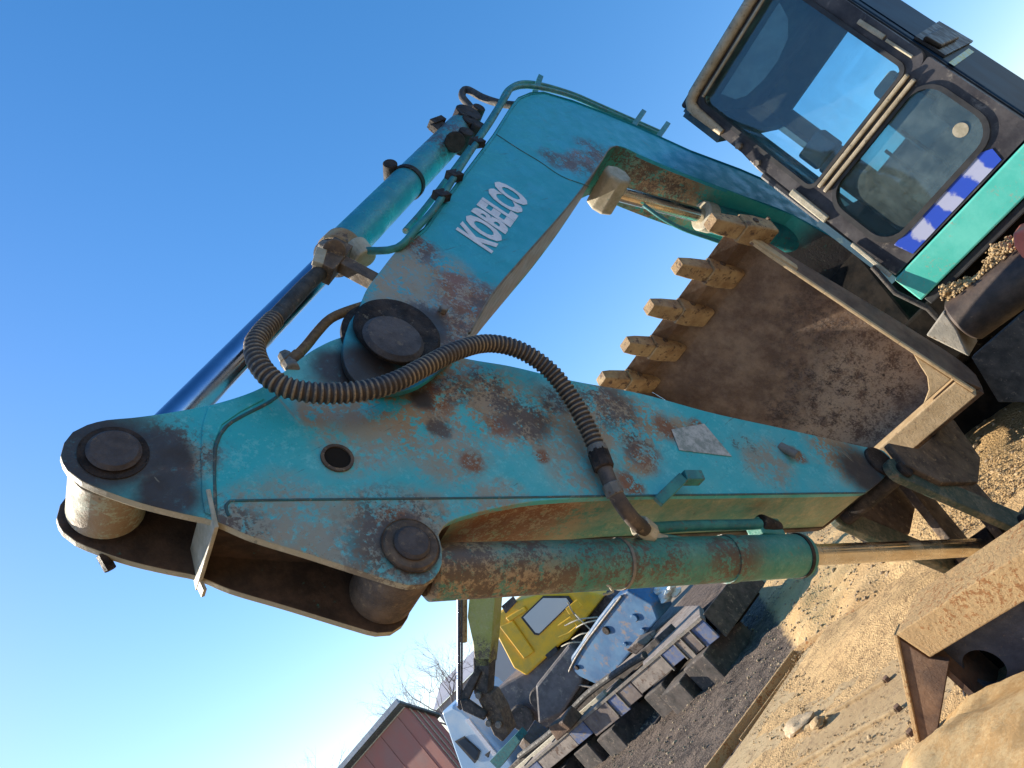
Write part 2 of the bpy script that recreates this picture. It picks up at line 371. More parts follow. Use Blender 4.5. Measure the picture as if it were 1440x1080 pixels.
link('tail_web', strip([(400, 530), (350, 640), (303, 702)], .02, .036), M['darkin'], stick)
# cross gusset plate whose edge shows at the seam
cg = [S3((296, 700)), S3((303, 742)), ]
mb = MB(); a, b = S3((292, 690)), S3((304, 744)); a.y = b.y = 0
mb.beam(a, b, 2*YS+.02, .015, up=(b-a).cross(Vector((0, 1, 0)))); link('cross_plate', mb, M['edge'], stick, bevel=.003)
# weld beads / seams on the near face
def bead(name, pts, r, mat, par, y):
    return link(name, MB().tube(spline([Y(p[0], p[1], y) for p in pts], .03), r, 8), mat, par, smooth=60)
M['weld'] = grimy('weld seam', (.02, .14, .16), (.07, .09, .085), (.26, .22, .16), 14, .6, .9)
bead('weld_seam', [(303, 733), (302, 700), (301, 660), (304, 625), (318, 600), (345, 583), (380, 565), (410, 540)], .007, M['weld'], stick, YS)
bead('weld_seam', [(322, 726), (318, 715), (322, 706), (345, 704), (500, 702), (700, 700), (900, 697), (1216, 693)], .0055, M['weld'], stick, YS)
# a raised reinforcing sheet left of the seam
rp = [(300, 726), (300, 700), (299, 660), (300, 625), (312, 598), (338, 580), (372, 562), (350, 556), (320, 567), (292, 574), (284, 600), (282, 650), (284, 700), (288, 722)]
link('doubler_plate', MB().prism([Y(p[0], p[1], YS) for p in rp], (0, .006, 0)), stick_paint, stick, bevel=.003)
# pins, bosses
def boss(name, c, y0, y1, r, mat, par, n=40, ch=.006): return link(name, MB().cyl((c.x, y0, c.z), (c.x, y1, c.z), r, n, ch), mat, par, smooth=35)
boss('pin_boss', A, YS-.001, YS+.004, .105, M['grease'], stick)
boss('pin', A, YS+.002, YS+.026, .082, M['pincap'], stick, ch=.012)
boss('pin_boss', A, -YS-.03, -YS, .12, M['grease'], stick)
boss('pin', A, -YS-.075, -YS-.02, .05, M['grease'], stick)
boss('pin_boss', C_, YS-.001, YS+.016, .108, M['dirty'], stick, ch=.012)
boss('pin', C_, YS+.012, YS+.034, .068, M['pincap'], stick, ch=.012)
boss('pin_boss', C_, -YS-.02, -YS, .12, M['grease'], stick)
boss('pin_boss', D_, -YS-.02, YS+.02, .10, M['grease'], stick)
link('pin_boss', MB().ring((B_.x, YS-.001, B_.z), (B_.x, YS+.02, B_.z), .235, .12, 48), M['grease'], stick, smooth=30)
# hole in the side with a ragged collar
h = S3((474, 645))
link('lifting_hole', MB().cyl((h.x, YS-.002, h.z), (h.x, YS+.003, h.z), .052, 28, .001), M['void'], stick)
link('hole_collar', MB().ring((h.x, YS-.001, h.z), (h.x, YS+.010, h.z), .062, .050, 28), M['dirty'], stick, smooth=30)
# sticker, little step bracket, broken bolt
st = [Y(p[0], p[1], YS+.0035) for p in ((944, 604), (990, 596), (1029, 642), (955, 633))]
n = N('faded sticker'); link('sticker', MB().prism(st, (0, .0015, 0)), n.done(n.mix(n.ramp(n.noise(9, 7, .75), .42, .6), (.50, .47, .42), (.22, .24, .21)), .6), stick)
mb = MB(); a = Y(925, 706, YS); b = Y(960, 672, YS+.09); c = Y(985, 672, YS+.10)
mb.beam(a, b, .05, .05); mb.beam(b, c, .06, .05); link('step_bracket', mb, M['bracket'], stick, bevel=.004)
a = Y(1097, 628, YS); b = Y(1122, 640, YS+.05); link('broken_bolt', MB().tube([a, b], [.026, .022], 12), M['steel'], stick, smooth=40)
mb = MB(); a = Y(1105, 632, YS+.002)
link('tail_bolt', MB().cyl(Y(143, 779, -YS+.01), Y(143, 779, -YS+.01)+Vector((0.0, -.02, -.06)), .02, 6, .003), M['grease'], stick)
a = Y(279, 817, -YS+.03); link('drain_tab', MB().beam(a, a+Vector((.01, 0, -.05)), .05, .012), M['edge'], stick)

# --- boom
gB = lambda l: [(Y(p[0], p[1], YB), r) for p, r in l]
boom_paint = paint('boom paint', (.008, .30, .39), (.03, .36, .42), .45,
    grease=gB([((555, 480), .23), ((600, 455), .14), ((520, 520), .2), ((870, 215), .10), ((600, 500), .15)]),
    rust=gB([((590, 345), .10), ((670, 430), .26), ((640, 470), .22), ((640, 400), .14), ((800, 230), .12), ((820, 225), .15), ((690, 445), .15), ((840, 220), .12)]),
    dust=gB([((610, 400), .32), ((590, 440), .28), ((650, 440), .32), ((575, 400), .16), ((550, 400), .10)]),
    soot=gB([((780, 225), .16), ((820, 235), .2), ((590, 350), .14), ((620, 460), .24), ((840, 215), .2), ((680, 420), .14)]),
    pale=gB([((590, 400), .2), ((600, 420), .25)]), rough=.38, rustall=.12)
boom_under = paint('boom underside paint', TEALG, (.06, .33, .28), .5, grease=[(Vector((-6.95, .1, 2.35)), .42), (Vector((-7.1, 0, 2.1)), .4), (Vector((-6.9, -.1, 2.5)), .3)], soot=[(Y(890, 240, 0), .5), (Y(870, 240, 0), .45), (Y(930, 270, 0), .35)], dust=[(Y(930, 265, 0), .5)], rust=[(Y(900, 230, .1), .25)], rough=.5)  # the grease patches at the foot end are shade painted into the colour
bo = [(492, 452), (503, 437), (515, 408), (531, 386), (561, 349), (595, 322), (625, 280), (655, 240), (692, 191), (718, 150), (728, 138), (745, 131), (764, 130), (805, 142), (850, 159), (891, 176), (970, 212),
      (1040, 238), (1119, 272), (1210, 318), (1330, 378), (1330, 424), (1200, 350), (1115, 302), (1037, 272), (960, 243), (905, 220), (880, 208), (868, 205), (857, 209), (842, 231), (820, 262), (790, 300), (760, 334), (730, 368), (692, 413), (659, 468), (640, 500), (612, 527), (580, 546), (545, 552), (512, 544), (490, 524), (482, 495)]
bp = rounded([Y(p[0], p[1], YB) for p in bo])
boom = link('boom', MB().prism(bp, (0, -.03, 0)), boom_paint, EX, bevel=.004)
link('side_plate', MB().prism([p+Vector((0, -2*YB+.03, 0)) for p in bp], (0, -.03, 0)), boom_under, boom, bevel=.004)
def bstrip(pts, th, wy, ins=.028):
    mb = MB(); P = [Y(p[0], p[1], YB) for p in pts]
    nr = []
    for i in range(len(P)):
        d = (P[min(i+1, len(P)-1)]-P[max(i-1, 0)]).normalized(); nr.append(d.cross(Vector((0, 1, 0))).normalized()*th)
    top = [p+Vector((0, -ins, 0)) for p in P]; bot = [p+n_ for p, n_ in zip(top, nr)]
    W = Vector((0, -(2*wy-2*ins), 0)); k = len(P)
    vs = top+bot+[p+W for p in top]+[p+W for p in bot]; fs = []
    for i in range(k-1):
        fs += [(i, i+1, i+1+2*k, i+2*k), (i+k, i+3*k, i+1+3*k, i+1+k)]
    fs += [(0, 2*k, 3*k, k), (k-1, 2*k-1, 4*k-1, 3*k-1)]
    return mb.add(vs, fs)
link('top_plate', bstrip([(561, 349), (595, 322), (625, 280), (655, 240), (692, 191), (718, 150), (728, 138), (745, 131), (764, 130), (805, 142), (850, 159), (891, 176), (970, 212), (1040, 238), (1119, 272), (1210, 318), (1330, 378)], .02, YB, -.008), boom_paint, boom)
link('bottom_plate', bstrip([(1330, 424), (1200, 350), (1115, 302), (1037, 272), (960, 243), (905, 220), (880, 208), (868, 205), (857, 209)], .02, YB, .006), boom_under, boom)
link('bottom_plate', bstrip([(857, 209), (842, 231), (820, 262), (790, 300), (760, 334), (730, 368), (692, 413), (668, 452)], .02, YB, .006), grimy('grey worn underside', (.20, .19, .17), (.28, .22, .19), (.10, .22, .20), 9, .6, .4, c_lo=.58, c_hi=.68), boom)
# rolled flange catching light below the front part
bead('bottom_flange', [(870, 206), (857, 209), (842, 231), (820, 262), (790, 300), (760, 334), (730, 368), (692, 413), (659, 468)], .010, M['steel'], boom, YB-.01)
bead('weld_seam', [(698, 189), (730, 210), (760, 228), (790, 248), (828, 262)], .004, M['weld'], boom, YB+.001)
boss('pin_boss', B_, YB-.001, YB+.05, .195, M['grease'], boom, 48, .014)
boss('pin', Y(552, 480, YB+.05), YB+.045, YB+.085, .135, M['pincap'], boom, 40, .018)
boss('pin_boss', B_, -YB-.04, -YB, .20, M['grease'], boom)
for p in ((606, 470), (622, 438), (617, 492)):
    a = Y(p[0], p[1], YB); link('grease_bolt', MB().cyl(a, a+Vector((0, .03, 0)), .022, 6, .004), M['steel'], boom)
# hand-rail posts
for p, q in (((752, 130), (760, 108)), ((890, 178), (905, 157)), ((926, 192), (939, 174))):
    a = Y(p[0], p[1], YB-.04); b = Y(q[0], q[1], YB-.04); link('rail_post', MB().beam(a-(b-a)*.1, b, .045, .035, up=(0, 1, 0)), M['bracket'], boom, bevel=.003)
# lettering
cu = bpy.data.curves.new('txt', 'FONT'); cu.body = 'KOBELCO'; cu.offset = .045; cu.resolution_u = 3; cu.extrude = 0
to = bpy.data.objects.new('txt', cu); COL.objects.link(to); bpy.context.view_layer.update()
me = bpy.data.meshes.new_from_object(to.evaluated_get(bpy.context.evaluated_depsgraph_get())); bpy.data.objects.remove(to)
xs = [v.co.x for v in me.vertices]; ys = [v.co.y for v in me.vertices]; x0, x1, y0, y1 = min(xs), max(xs), min(ys), max(ys)
tl, bl, br = Y(640, 322, YB+.004), Y(692, 357, YB+.004), Y(746, 281, YB+.004)
tr = tl+(br-bl)
mb = MB(); mb.add([bl+(br-bl)*((v.co.x-x0)/(x1-x0))+(tl-bl)*((v.co.y-y0)/(y1-y0)) for v in me.vertices], [tuple(p.vertices) for p in me.polygons])
link('brand_lettering', mb, M['white'], boom)

# pipes along the boom
def pipe(name, pts, r, mat, par, step=.05, n=10):
    return link(name, MB().tube(spline(pts, step), r, n), mat, par, smooth=60)
pipe('hydraulic_pipe', [Y(*p) for p in ((930, 190, .05), (850, 155, .12), (800, 134, .19), (750, 122, .27), (722, 124, .28), (712, 136, .28), (690, 172, .27), (668, 204, .27), (640, 247, .27), (612, 292, .27), (585, 322, .27), (567, 343, .26), (545, 352, .22), (495, 352, .12))], .020, M['bracket'], boom)
pipe('hydraulic_pipe', [Y(*p) for p in ((930, 186, -.05), (850, 151, .03), (800, 130, .09), (745, 116, .14), (716, 124, .15), (700, 150, .15), (676, 187, .15), (640, 236, .15), (600, 290, .15), (570, 325, .15))], .018, M['bracket'], boom)
pipe('hydraulic_hose', [Y(*p) for p in ((735, 149, .20), (706, 146, .12), (680, 138, .05), (656, 126, -.02), (650, 136, -.04), (664, 155, -.03), (665, 175, 0))], .030, M['rubber'], boom, .03, 12)
for (p, r) in (((668, 165, .0), .05), ((655, 183, .02), .06), ((668, 190, .06), .05), ((650, 200, .04), .055)):
    a = Y(*p); link('hose_fitting', MB().cyl(a+Vector((0, -.08, 0)), a+Vector((0, .09, 0)), r, 14), M['grease'], boom, smooth=40)
mb = MB(); mb.beam(Y(612, 176, .02), Y(640, 198, .02), .14, .05, up=(0, 1, 0)); mb.beam(Y(606, 176, .02), Y(622, 170, .02), .05, .07, up=(0, 1, 0)); mb.cyl(Y(640, 200, -.12), Y(640, 200, .14), .07, 18)
link('pipe_bracket', mb, M['grease'], boom, bevel=.004)
for p in ((640, 247), (622, 275), (672, 200)): a = Y(p[0], p[1], .27); link('pipe_clamp', MB().beam(a+Vector((0, 0, -.03)), a+Vector((0, -.01, .04)), .09, .05), M['grease'], boom, bevel=.004)

# --- arm cylinder on top of the boom
ca = A.copy(); ca.y = 0; cb = Y(476, 358, 0); ce = Y(640, 188, 0)
ax = (ce-ca).normalized()
L1 = (cb-ca).length; pe = lambda t: ca+ax*t; Lc = (ce-ca).length
# true straight axis
arm_paint = paint('arm cylinder paint', (.012, .20, .26), (.03, .36, .33), .5, soot=[(pe(Lc-.3), .4), (pe(Lc), .4)], dustall=.08, rough=.3)
arm = link('arm_cylinder', MB().cyl(pe(L1+.03), pe(Lc+.12), .102, 40, .012), arm_paint, EX, smooth=35)
link('rod', MB().cyl(pe(.05), pe(L1+.06), .066, 40, .004), M['rod'], arm, smooth=35)
link('gland', MB().cyl(pe(L1-.02), pe(L1+.09), .112, 40, .01), M['tooth'], arm, smooth=35)
link('gland_ring', MB().cyl(pe(L1-.07), pe(L1-.03), .105, 40, .01), M['grease'], arm, smooth=35)
n_ = 'rod_eye'
M['eye'] = paint('rod eye paint', (.32, .36, .24), (.42, .40, .28), .8, rust=(), dust=[(ca, .3)], rough=.6, grease=[(ca+Vector((-.15, 0, 0)), .1)])
link('rod_eye', MB().cyl((ca.x, -.135, ca.z), (ca.x, .135, ca.z), .125, 44, .012), M['eye'], arm, smooth=35)
for t in (Lc-.95, ):
    link('band_clamp', MB().ring(pe(t-.02), pe(t+.02), .112, .10, 40), M['grease'], arm, smooth=35)
    a = pe(t)+Vector((.05, 0, .1)); link('band_lug', MB().cyl(a+Vector((-.02, -.05, 0)), a+Vector((0.02, .07, 0.02)), .045, 16), M['grease'], arm, smooth=35)
a = pe(L1+.1); sidev = Vector((.0, 1, 0))
link('eye_end', MB().cyl(pe(Lc+.20)+Vector((0, -.11, 0)), pe(Lc+.20)+Vector((0, .11, 0)), .10, 28), M['grease'], arm, smooth=35)

# lug of hoses at the boom tip
mb = MB(); a = Y(541, 404, .20); b = Y(470, 366, .16); mb.beam(a, b, .075, .06, up=(0, 1, 0)); mb.beam(Y(480, 350, .16), Y(452, 384, .16), .10, .10, up=(0, 1, 0)); mb.cyl(Y(470, 352, .05), Y(470, 352, .22), .055, 16)
link('hose_bracket', mb, M['dirty'], boom, bevel=.006)
link('hose_fitting', MB().beam(Y(452, 352, .2), Y(446, 372, .2), .05, .03, up=(0, 1, 0)), M['edge'], boom, bevel=.004)
link('hose_fitting', MB().cyl(Y(452, 350, .16), Y(460, 344, .16), .03, 6), M['steel'], boom, bevel=.004)
link('hose_fitting', MB().cyl(Y(500, 345, .12), Y(515, 365, .12), .06, 20), M['edge'], boom, bevel=.004)
# spiral guarded hose
hp = [(470, 368, .15), (440, 392, .16), (408, 425, .19), (385, 450, .22), (367, 470, .25), (358, 488, .27), (366, 515, .29), (392, 540, .30), (430, 551, .31), (475, 553, .32), (520, 548, .335), (560, 535, .345), (600, 514, .35), (640, 494, .35), (685, 483, .34), (730, 492, .33), (772, 520, .31), (805, 562, .29), (828, 605, .27), (842, 638, .255)]
path = spline([Y(*p) for p in hp], .0045)
L = [0]
for a, b in zip(path, path[1:]): L.append(L[-1]+(b-a).length)
i1 = min(range(len(path)), key=lambda i: (path[i]-Y(385, 450, .22)).length)
link('hose', MB().tube(path[:i1:4], .037, 14), M['rubber'], EX, smooth=60)
rs = [.0385+.0045*math.sin(2*math.pi*l/.0235) for l in L[i1:]]
n = N('spiral guard'); at_ = n.t.nodes.new('ShaderNodeAttribute'); at_.attribute_name = 'ridge'
n.bump(n.noise(60, 5), .3, .004)
hm = n.done(n.mix(n.ramp(at_.outputs['Fac'], .45, .9), n.mix(n.noise(9, 5), (.014, .012, .012), (.05, .03, .022)), n.mix(n.ramp(n.fine(5, 40), .42, .58), (.10, .085, .075), (.28, .20, .12))), .55)  # pale ridges and dark grooves paint in the ring highlights
hs = link('guarded_hose', MB().tube(path[i1:], rs, 16), hm, EX, smooth=80)
ra = hs.data.attributes.new('ridge', 'FLOAT', 'POINT'); ra.data.foreach_set('value', [.5+.5*math.sin(2*math.pi*l/.0235) for l in L[i1:] for _ in range(16)])
mb = MB(); a, b = Y(840, 634, .255), Y(850, 660, .25); mb.cyl(a, b, .047, 8, .006)
link('fitting', mb, M['grease'], hs, smooth=30)
pipe('hose_end', [Y(*p) for p in ((846, 648, .252), (858, 680, .24), (872, 706, .22), (890, 730, .18), (906, 744, .12))], .034, M['hose'], hs, .03, 14)
link('fitting', MB().cyl(Y(858, 680, .24), Y(866, 697, .23), .040, 8, .004), M['steel'], hs, smooth=30)
link('fitting', MB().cyl(Y(838, 628, .257), Y(842, 638, .255), .045, 20, .004), M['steel'], hs, smooth=30)
pipe('thin_hose', [Y(*p) for p in ((512, 430, .2), (490, 437, .17), (465, 448, .15), (447, 466, .14), (430, 487, .14), (412, 505, .15), (400, 512, .16))], .022, M['rusthose'], EX, .03, 12)
link('hose_fitting', MB().cyl(Y(420, 500, .15), Y(404, 515, .16), .034, 6), M['rusthose'], EX, bevel=.003)
link('hose_fitting', MB().cyl(Y(400, 500, .12), Y(412, 520, .19), .03, 8), M['steel'], EX, bevel=.003)

# --- bucket cylinder
c0 = C_.copy(); c0.y = 0; c1 = Y(1131, 781, 0); J = Y(1392, 772, 0)
bax = (c1-c0).normalized(); L1 = (c1-c0).length; J = c0+bax*((J-c0).dot(bax))
bcp = paint('bucket cylinder paint', (.012, .17, .14), (.05, .24, .18), .7, soot=[(c0+bax*.35, .4), (c0+bax*1.6, .25), (c0+bax*.6, .45), (c0+bax*.15, .3), (c0+bax*1.1, .35)], dust=[(c0+bax*.1+Vector((0, 0, -.1)), .4), (c0+bax*.5+Vector((.1, 0, -.15)), .3)], rough=.4, rustall=.5, dustall=.12)
bc = link('bucket_cylinder', MB().cyl(c0+bax*.12, c1, .108, 44, .022), bcp, EX, smooth=35)
link('barrel_collar', MB().ring(c1-bax*.55, c1-bax*.50, .114, .10, 44), bcp, bc, smooth=35)
link('barrel_collar', MB().ring(c1-bax*.07, c1-bax*.05, .114, .10, 44), M['grease'], bc, smooth=35)
link('barrel_collar', MB().ring(c0+bax*1.02, c0+bax*1.035, .112, .10, 44), M['steel'], bc, smooth=35)
link('rod', MB().cyl(c1-bax*.02, J, .054, 36, .003), M['rodold'], bc, smooth=35)
link('cylinder_eye', MB().cyl((c0.x, -.15, c0.z), (c0.x, .15, c0.z), .128, 40, .012), M['dirty'], bc, smooth=35)
mb = MB(); mb.beam(Y(905, 762, .02), Y(965, 772, .03), .08, .08, up=(0, 1, 0)); mb.beam(Y(1060, 745, .02), Y(1092, 748, .02), .10, .10, up=(0, 1, 0))
link('port_block', mb, bcp, bc, bevel=.01)
pipe('oil_pipe', [Y(*p) for p in ((905, 744, .1), (925, 742, .07), (980, 739, .06), (1040, 738, .06), (1068, 737, .06))], .027, M['bracket'], bc, .05, 14)
mb = MB(); mb.cyl(Y(1068, 735, .06), Y(1092, 745, .03), .045, 16); link('pipe_elbow', mb, M['grease'], bc, smooth=35)
mb = MB(); mb.cyl(Y(898, 738, .12), Y(915, 752, .08), .05, 8); mb.beam(Y(908, 755, .06), Y(950, 768, .03), .05, .05, up=(0, 1, 0)); link('pipe_elbow', mb, M['edge'], bc, smooth=30)
# wire hanging under the barrel
pipe('wire_tie', [Y(*p) for p in ((835, 828, -.02), (850, 820, 0.02), (862, 832, 0), (848, 836, -.03))], .006, M['edge'], bc, .02, 6)

# --- linkage
def bar(name, p, q, y, w0, w1, th, mat, par=EX):
    p = Vector((p.x, y, p.z)); q = Vector((q.x, y, q.z)); d = (q-p).normalized(); s_ = d.cross(Vector((0, 1, 0)))
    pts = []
    for k in range(9):
        an = math.pi/2+math.pi*k/8; pts.append(p+(d*math.cos(an)+s_*math.sin(an))*w0)
    for k in range(9):
        an = -math.pi/2+math.pi*k/8; pts.append(q+(d*math.cos(an)+s_*math.sin(an))*w1)
    return link(name, MB().prism([v+Vector((0, th/2, 0)) for v in pts], (0, -th, 0)), mat, par, bevel=.008)
M['linkp'] = paint('link paint', (.018, .050, .035), (.07, .07, .045), .8, dustall=.3, rough=.6, rustall=1)
Jn = Vector((J.x, 0, J.z)); EA = Y(1322, 622, .2); EA = Vector((EA.x, 0, EA.z))
K0 = Y(1262, 668, .22)
for s_ in (1, -1):
    bar('idler_link', K0+(K0-Jn)*.03, Jn, s_*.24, .075, .085, .05, M['linkp'])
    bar('bucket_link', Jn, EA, s_*.14, .095, .085, .06, M['dirty'])
link('link_pin', MB().cyl((Jn.x, -.29, Jn.z), (Jn.x, .29, Jn.z), .05, 24), M['grease'], EX, smooth=35)
link('link_pin', MB().cyl((K0.x, -.29, K0.z), (K0.x, .29, K0.z), .05, 24), M['grease'], EX, smooth=35)
link('rod_eye', MB().cyl((Jn.x, -.10, Jn.z), (Jn.x, .10, Jn.z), .10, 28), M['grease'], EX, smooth=35)

# --- bucket, mouth towards the stick, teeth up
BW = .675
M['bucketin'] = (lambda n: (n.bump(n.math('ADD', n.noise(38, 8, .8), n.noise(8, 6)), .6, .02),
    n.done(n.mix(n.math('MULTIPLY', n.blobs([(Vector((-4.95, .3, 1.45)), .42), (Vector((-4.95, 0, 1.35)), .40), (Vector((-4.95, -.3, 1.3)), .35)], n.warp(.3, 4)), n.ramp(n.fine(10, 70), .44, .54)), n.mix(n.math('MULTIPLY', n.blobs([(Vector((-5.2, .35, 1.9)), .55), (Vector((-5.1, .1, 1.6)), .5), (Vector((-5.2, -.3, 1.7)), .4)], n.warp(.5, 3)), n.ramp(n.noise(16, 8, .8), .44, .54)),
        n.mix(n.ramp(n.noise(5, 8, .75), .35, .68), (.10, .055, .034), (.24, .155, .10)), n.mix(n.ramp(n.fine(14, 60), .47, .55), (.018, .010, .010), (.13, .09, .075))), (.34, .25, .175)), n.ramp(n.noise(12, 6), .35, .65, .35, .75)))[1])(N('bucket inner steel'))
n = N('bucket speckle'); 
M['weldb'] = grimy('rusty weld', (.09, .05, .03), (.2, .13, .08), None, 40, .7, 1.)
M['bucketout'] = grimy('bucket outer steel', (.10, .055, .035), (.20, .12, .075), (.32, .20, .10), 6, .75, .5, c_lo=.62, c_hi=.75)
M['cutedge'] = grimy('sandy cutting edge', (.40, .28, .15), (.52, .38, .22), (.20, .11, .06), 9, .8, .5, c_lo=.58, c_hi=.7)
prof = [(-4.50, 2.60), (-4.61, 2.47), (-4.69, 2.26), (-4.79, 2.0), (-4.90, 1.72), (-5.00, 1.44), (-5.07, 1.2), (-5.05, 1.05), (-4.93, .99)]
P3 = [Vector((x, 0, z)) for x, z in prof]; sp = spline(P3, .07)
inn = []
for i, p in enumerate(sp):
    d = (sp[min(i+1, len(sp)-1)]-sp[max(i-1, 0)]).normalized(); nn = Vector((d.z, 0, -d.x)); inn.append(p-nn*.03 if False else p)
k = len(sp); vs = []; 
for y in (BW, -BW):
    for i, p in enumerate(sp):
        d = (sp[min(i+1, k-1)]-sp[max(i-1, 0)]).normalized(); nn = Vector((d.z, 0, -d.x))
        vs.append(Vector((p.x, y, p.z))); vs.append(Vector((p.x, y, p.z))+nn*.035)
fs = []
for i in range(k-1):
    a = 2*i; c = 2*k+2*i
    fs += [(a, a+2, c+2, c), (a+1, c+1, c+3, a+3), (a, a+1, a+3, a+2), (c, c+2, c+3, c+1)]
fs += [(0, 2*k, 2*k+1, 1), (2*k-2, 2*k-1, 4*k-1, 4*k-2)]
bucket = link('bucket', MB().add(vs, fs), M['bucketin'], EX, smooth=40)
bw_ = [Vector((p.x+.012, BW-.012, p.z)) for p in sp[1:]]; link('weld_seam', MB().tube(bw_, .012, 6), M['weldb'], bucket, smooth=60)
# side plates
for s_ in (1, -1):
    q = [Vector((p.x, s_*BW, p.z)) for p in sp]; q = q+[Vector((-4.82, s_*BW, 1.12)), Vector((-4.70, s_*BW, 1.5)), Vector((-4.58, s_*BW, 2.0)), Vector((-4.46, s_*BW, 2.5))]
    link('side_plate', MB().prism(q, (0, s_*.02, 0)), M['bucketout'], bucket, bevel=.003)
    e = [Vector((-4.84, 0, 1.02)), Vector((-4.705, 0, 1.5)), Vector((-4.585, 0, 2.0)), Vector((-4.50, 0, 2.35)), Vector((-4.45, 0, 2.62))]
    mb = MB()
    for a, b in zip(e, e[1:]): a = a+Vector((0, s_*(BW+.012), 0)); b = b+Vector((0, s_*(BW+.012), 0)); mb.beam(a, b, .022, .02, up=(0, 1, 0))
    link('side_edge', mb, M['cutedge'], bucket, bevel=.004)
    # side cutter thickening towards the lip
    c = [(-4.44, 2.66), (-4.52, 2.60), (-4.55, 2.42), (-4.585, 2.22), (-4.55, 2.20), (-4.49, 2.38)]
    link('side_cutter', MB().prism([Vector((x, s_*(BW+.005), z)) for x, z in c], (0, s_*.03, 0)), M['cutedge'], bucket, bevel=.005)
# back bar (hinge side of the mouth)
mb = MB(); q = [(-4.81, 1.125), (-4.93, 1.14), (-4.98, 1.02), (-4.845, .985)]
mb.prism([Vector((x, BW, z)) for x, z in q], (0, -2*BW, 0))
link('back_bar', mb, M['cutedge'], bucket, bevel=.008)
mb = MB(); q = [(0, 1.15), (.22, 1.15), (.13, 1.19), (.07, 1.25), (.035, 1.33), (0, 1.40)]
mb.prism([Vector((-4.80+(z-1.15)*.28, BW-.002-d, z)) for d, z in q], (-.05, 0, 0)); link('corner_gusset', mb, M['cutedge'], bucket, bevel=.006)
# ears
for s_ in (1, -1):
    q = [(-5.10, 1.1), (-4.96, .95), (-4.62, 1.0), (-4.42, 1.16), (-4.35, 1.02), (-4.48, .80), (-4.80, .62), (-5.1, .66), (-5.3, .9)]
    link('hinge_ear', MB().prism([Vector((x, s_*.30, z)) for x, z in q], (0, -s_*.045, 0)), M['dirty'], bucket, bevel=.01)
# cutting lip
mb = MB(); q = [(-4.44, 2.655), (-4.52, 2.60), (-4.68, 2.49), (-4.665, 2.455), (-4.50, 2.56)]
mb.prism([Vector((x, BW, z)) for x, z in q], (0, -2*BW, 0)); link('cutting_lip', mb, M['bucketin'], bucket, bevel=.004)
# teeth: adapter + point
tips = [(955, 346), (914, 405), (877, 461), (845, 510)]
for i in range(5):
    y = .725-i*.335
    dz = Vector((.16, 0, .13)).normalized(); s_ = Vector((0, 1, 0)); u = dz.cross(s_)
    base = Vector((-4.60, y, 2.50)); tipc = Vector((-4.17, y, 2.74))
    d = (tipc-base).normalized(); u = d.cross(s_).normalized(); jx = random.uniform(-.012, .012)
    wk = random.uniform(.92, 1.05); sec = [(-.08, .05, .02), (-.03, .072, .055), (.12, .074, .062), (.22, .066, .060), (.225, .056*wk, .052), (.36, .054*wk, .044), (.45+jx*2, .048*wk, .034)]
    def ringq(t, w_, h_):
        c = base+d*t
        return [c+s_*(w_*a)+u*(h_*b) for a, b in ((-1, -.85), (-.85, -1), (.85, -1), (1, -.85), (1, .85), (.85, 1), (-.85, 1), (-1, .85))]
    def loft(secs):
        mb = MB(); vs = []; fs = []
        for q in secs: vs += ringq(*q)
        for i_ in range(len(secs)-1):
            for k_ in range(8): fs.append((i_*8+k_, i_*8+(k_+1) % 8, (i_+1)*8+(k_+1) % 8, (i_+1)*8+k_))
        fs += [tuple(range(7, -1, -1)), tuple((len(secs)-1)*8+k_ for k_ in range(8))]
        return mb.add(vs, fs)
    tt = link('tooth', loft(sec[4:]), M['tooth'], bucket, bevel=.014, seg=3)
    link('adapter', loft(sec[:4]), M['tooth'], tt, bevel=.022, seg=3)
    pc = base+d*.13; link('tooth_pin', MB().cyl(pc-s_*.082, pc+s_*.082, .020, 12, .003), M['dirty'], tt, smooth=35)
    wp_ = [base+d*-.03+s_*a_+u*b_ for a_, b_ in ((-.075, .065), (0, .075), (.075, .065))]; link('weld_seam', MB().tube(wp_, .013, 6), M['weldb'], tt, smooth=60)

# --- boom cylinder
e0 = Y(856, 268, .0); e1 = Y(985, 303, .0); e2 = Y(1100, 345, .0); ax2 = (e1-e0).normalized()
bcy = link('boom_cylinder', MB().cyl(e1+ax2*.10, e1+ax2*2.2, .12, 36, .02), M['bracket'], EX, smooth=35)
link('rod', MB().cyl(e0, e1+ax2*.1, .062, 32, .003), M['rodold'], bcy, smooth=35)
link('gland', MB().cyl(e1, e1+ax2*.12, .125, 32, .012), M['edge'], bcy, smooth=35)
link('rod_eye', MB().cyl(e0+Vector((0, -.16, 0)), e0+Vector((0, .16, 0)), .12, 8, .02), M['edge'], bcy, bevel=.01)
pipe('oil_pipe', [Y(*p) for p in ((905, 288, .0), (930, 306, .0), (960, 322, .0), (1000, 336, 0), (1040, 350, 0))], .016, M['bracket'], bcy)

# --- cab
FX = -5.66; LEAN = .055
PN = Vector((1, 0, LEAN)).normalized(); PP = Vector((FX, 0, 1.8))
def F(px, py, o=0): return PL(px, py, PP+PN*o, PN)
n = N('turquoise cab skirt'); n.bump(n.noise(12, 5), .08, .01)
M['skirt'] = n.done(n.mix(n.ramp(n.fine(4, 50), .53, .60, 0, .8), n.mix(n.ramp(n.noise(3, 6, .7), .35, .7), (.07, .50, .41), (.14, .60, .50)), (.36, .33, .24)), .42)
M['frame'] = grimy('dark cab frame', (.030, .027, .032), (.085, .078, .080), (.24, .21, .18), 4, .5, .15, c_lo=.55, c_hi=.72, spec=.3)
M['cream'] = grimy('tan cab trim', (.34, .27, .17), (.46, .38, .26), (.14, .11, .08), 12, .55, .3)
M['seal'] = grimy('black rubber seal', (.012, .012, .014), (.03, .03, .032), None, 8, .6, .1)
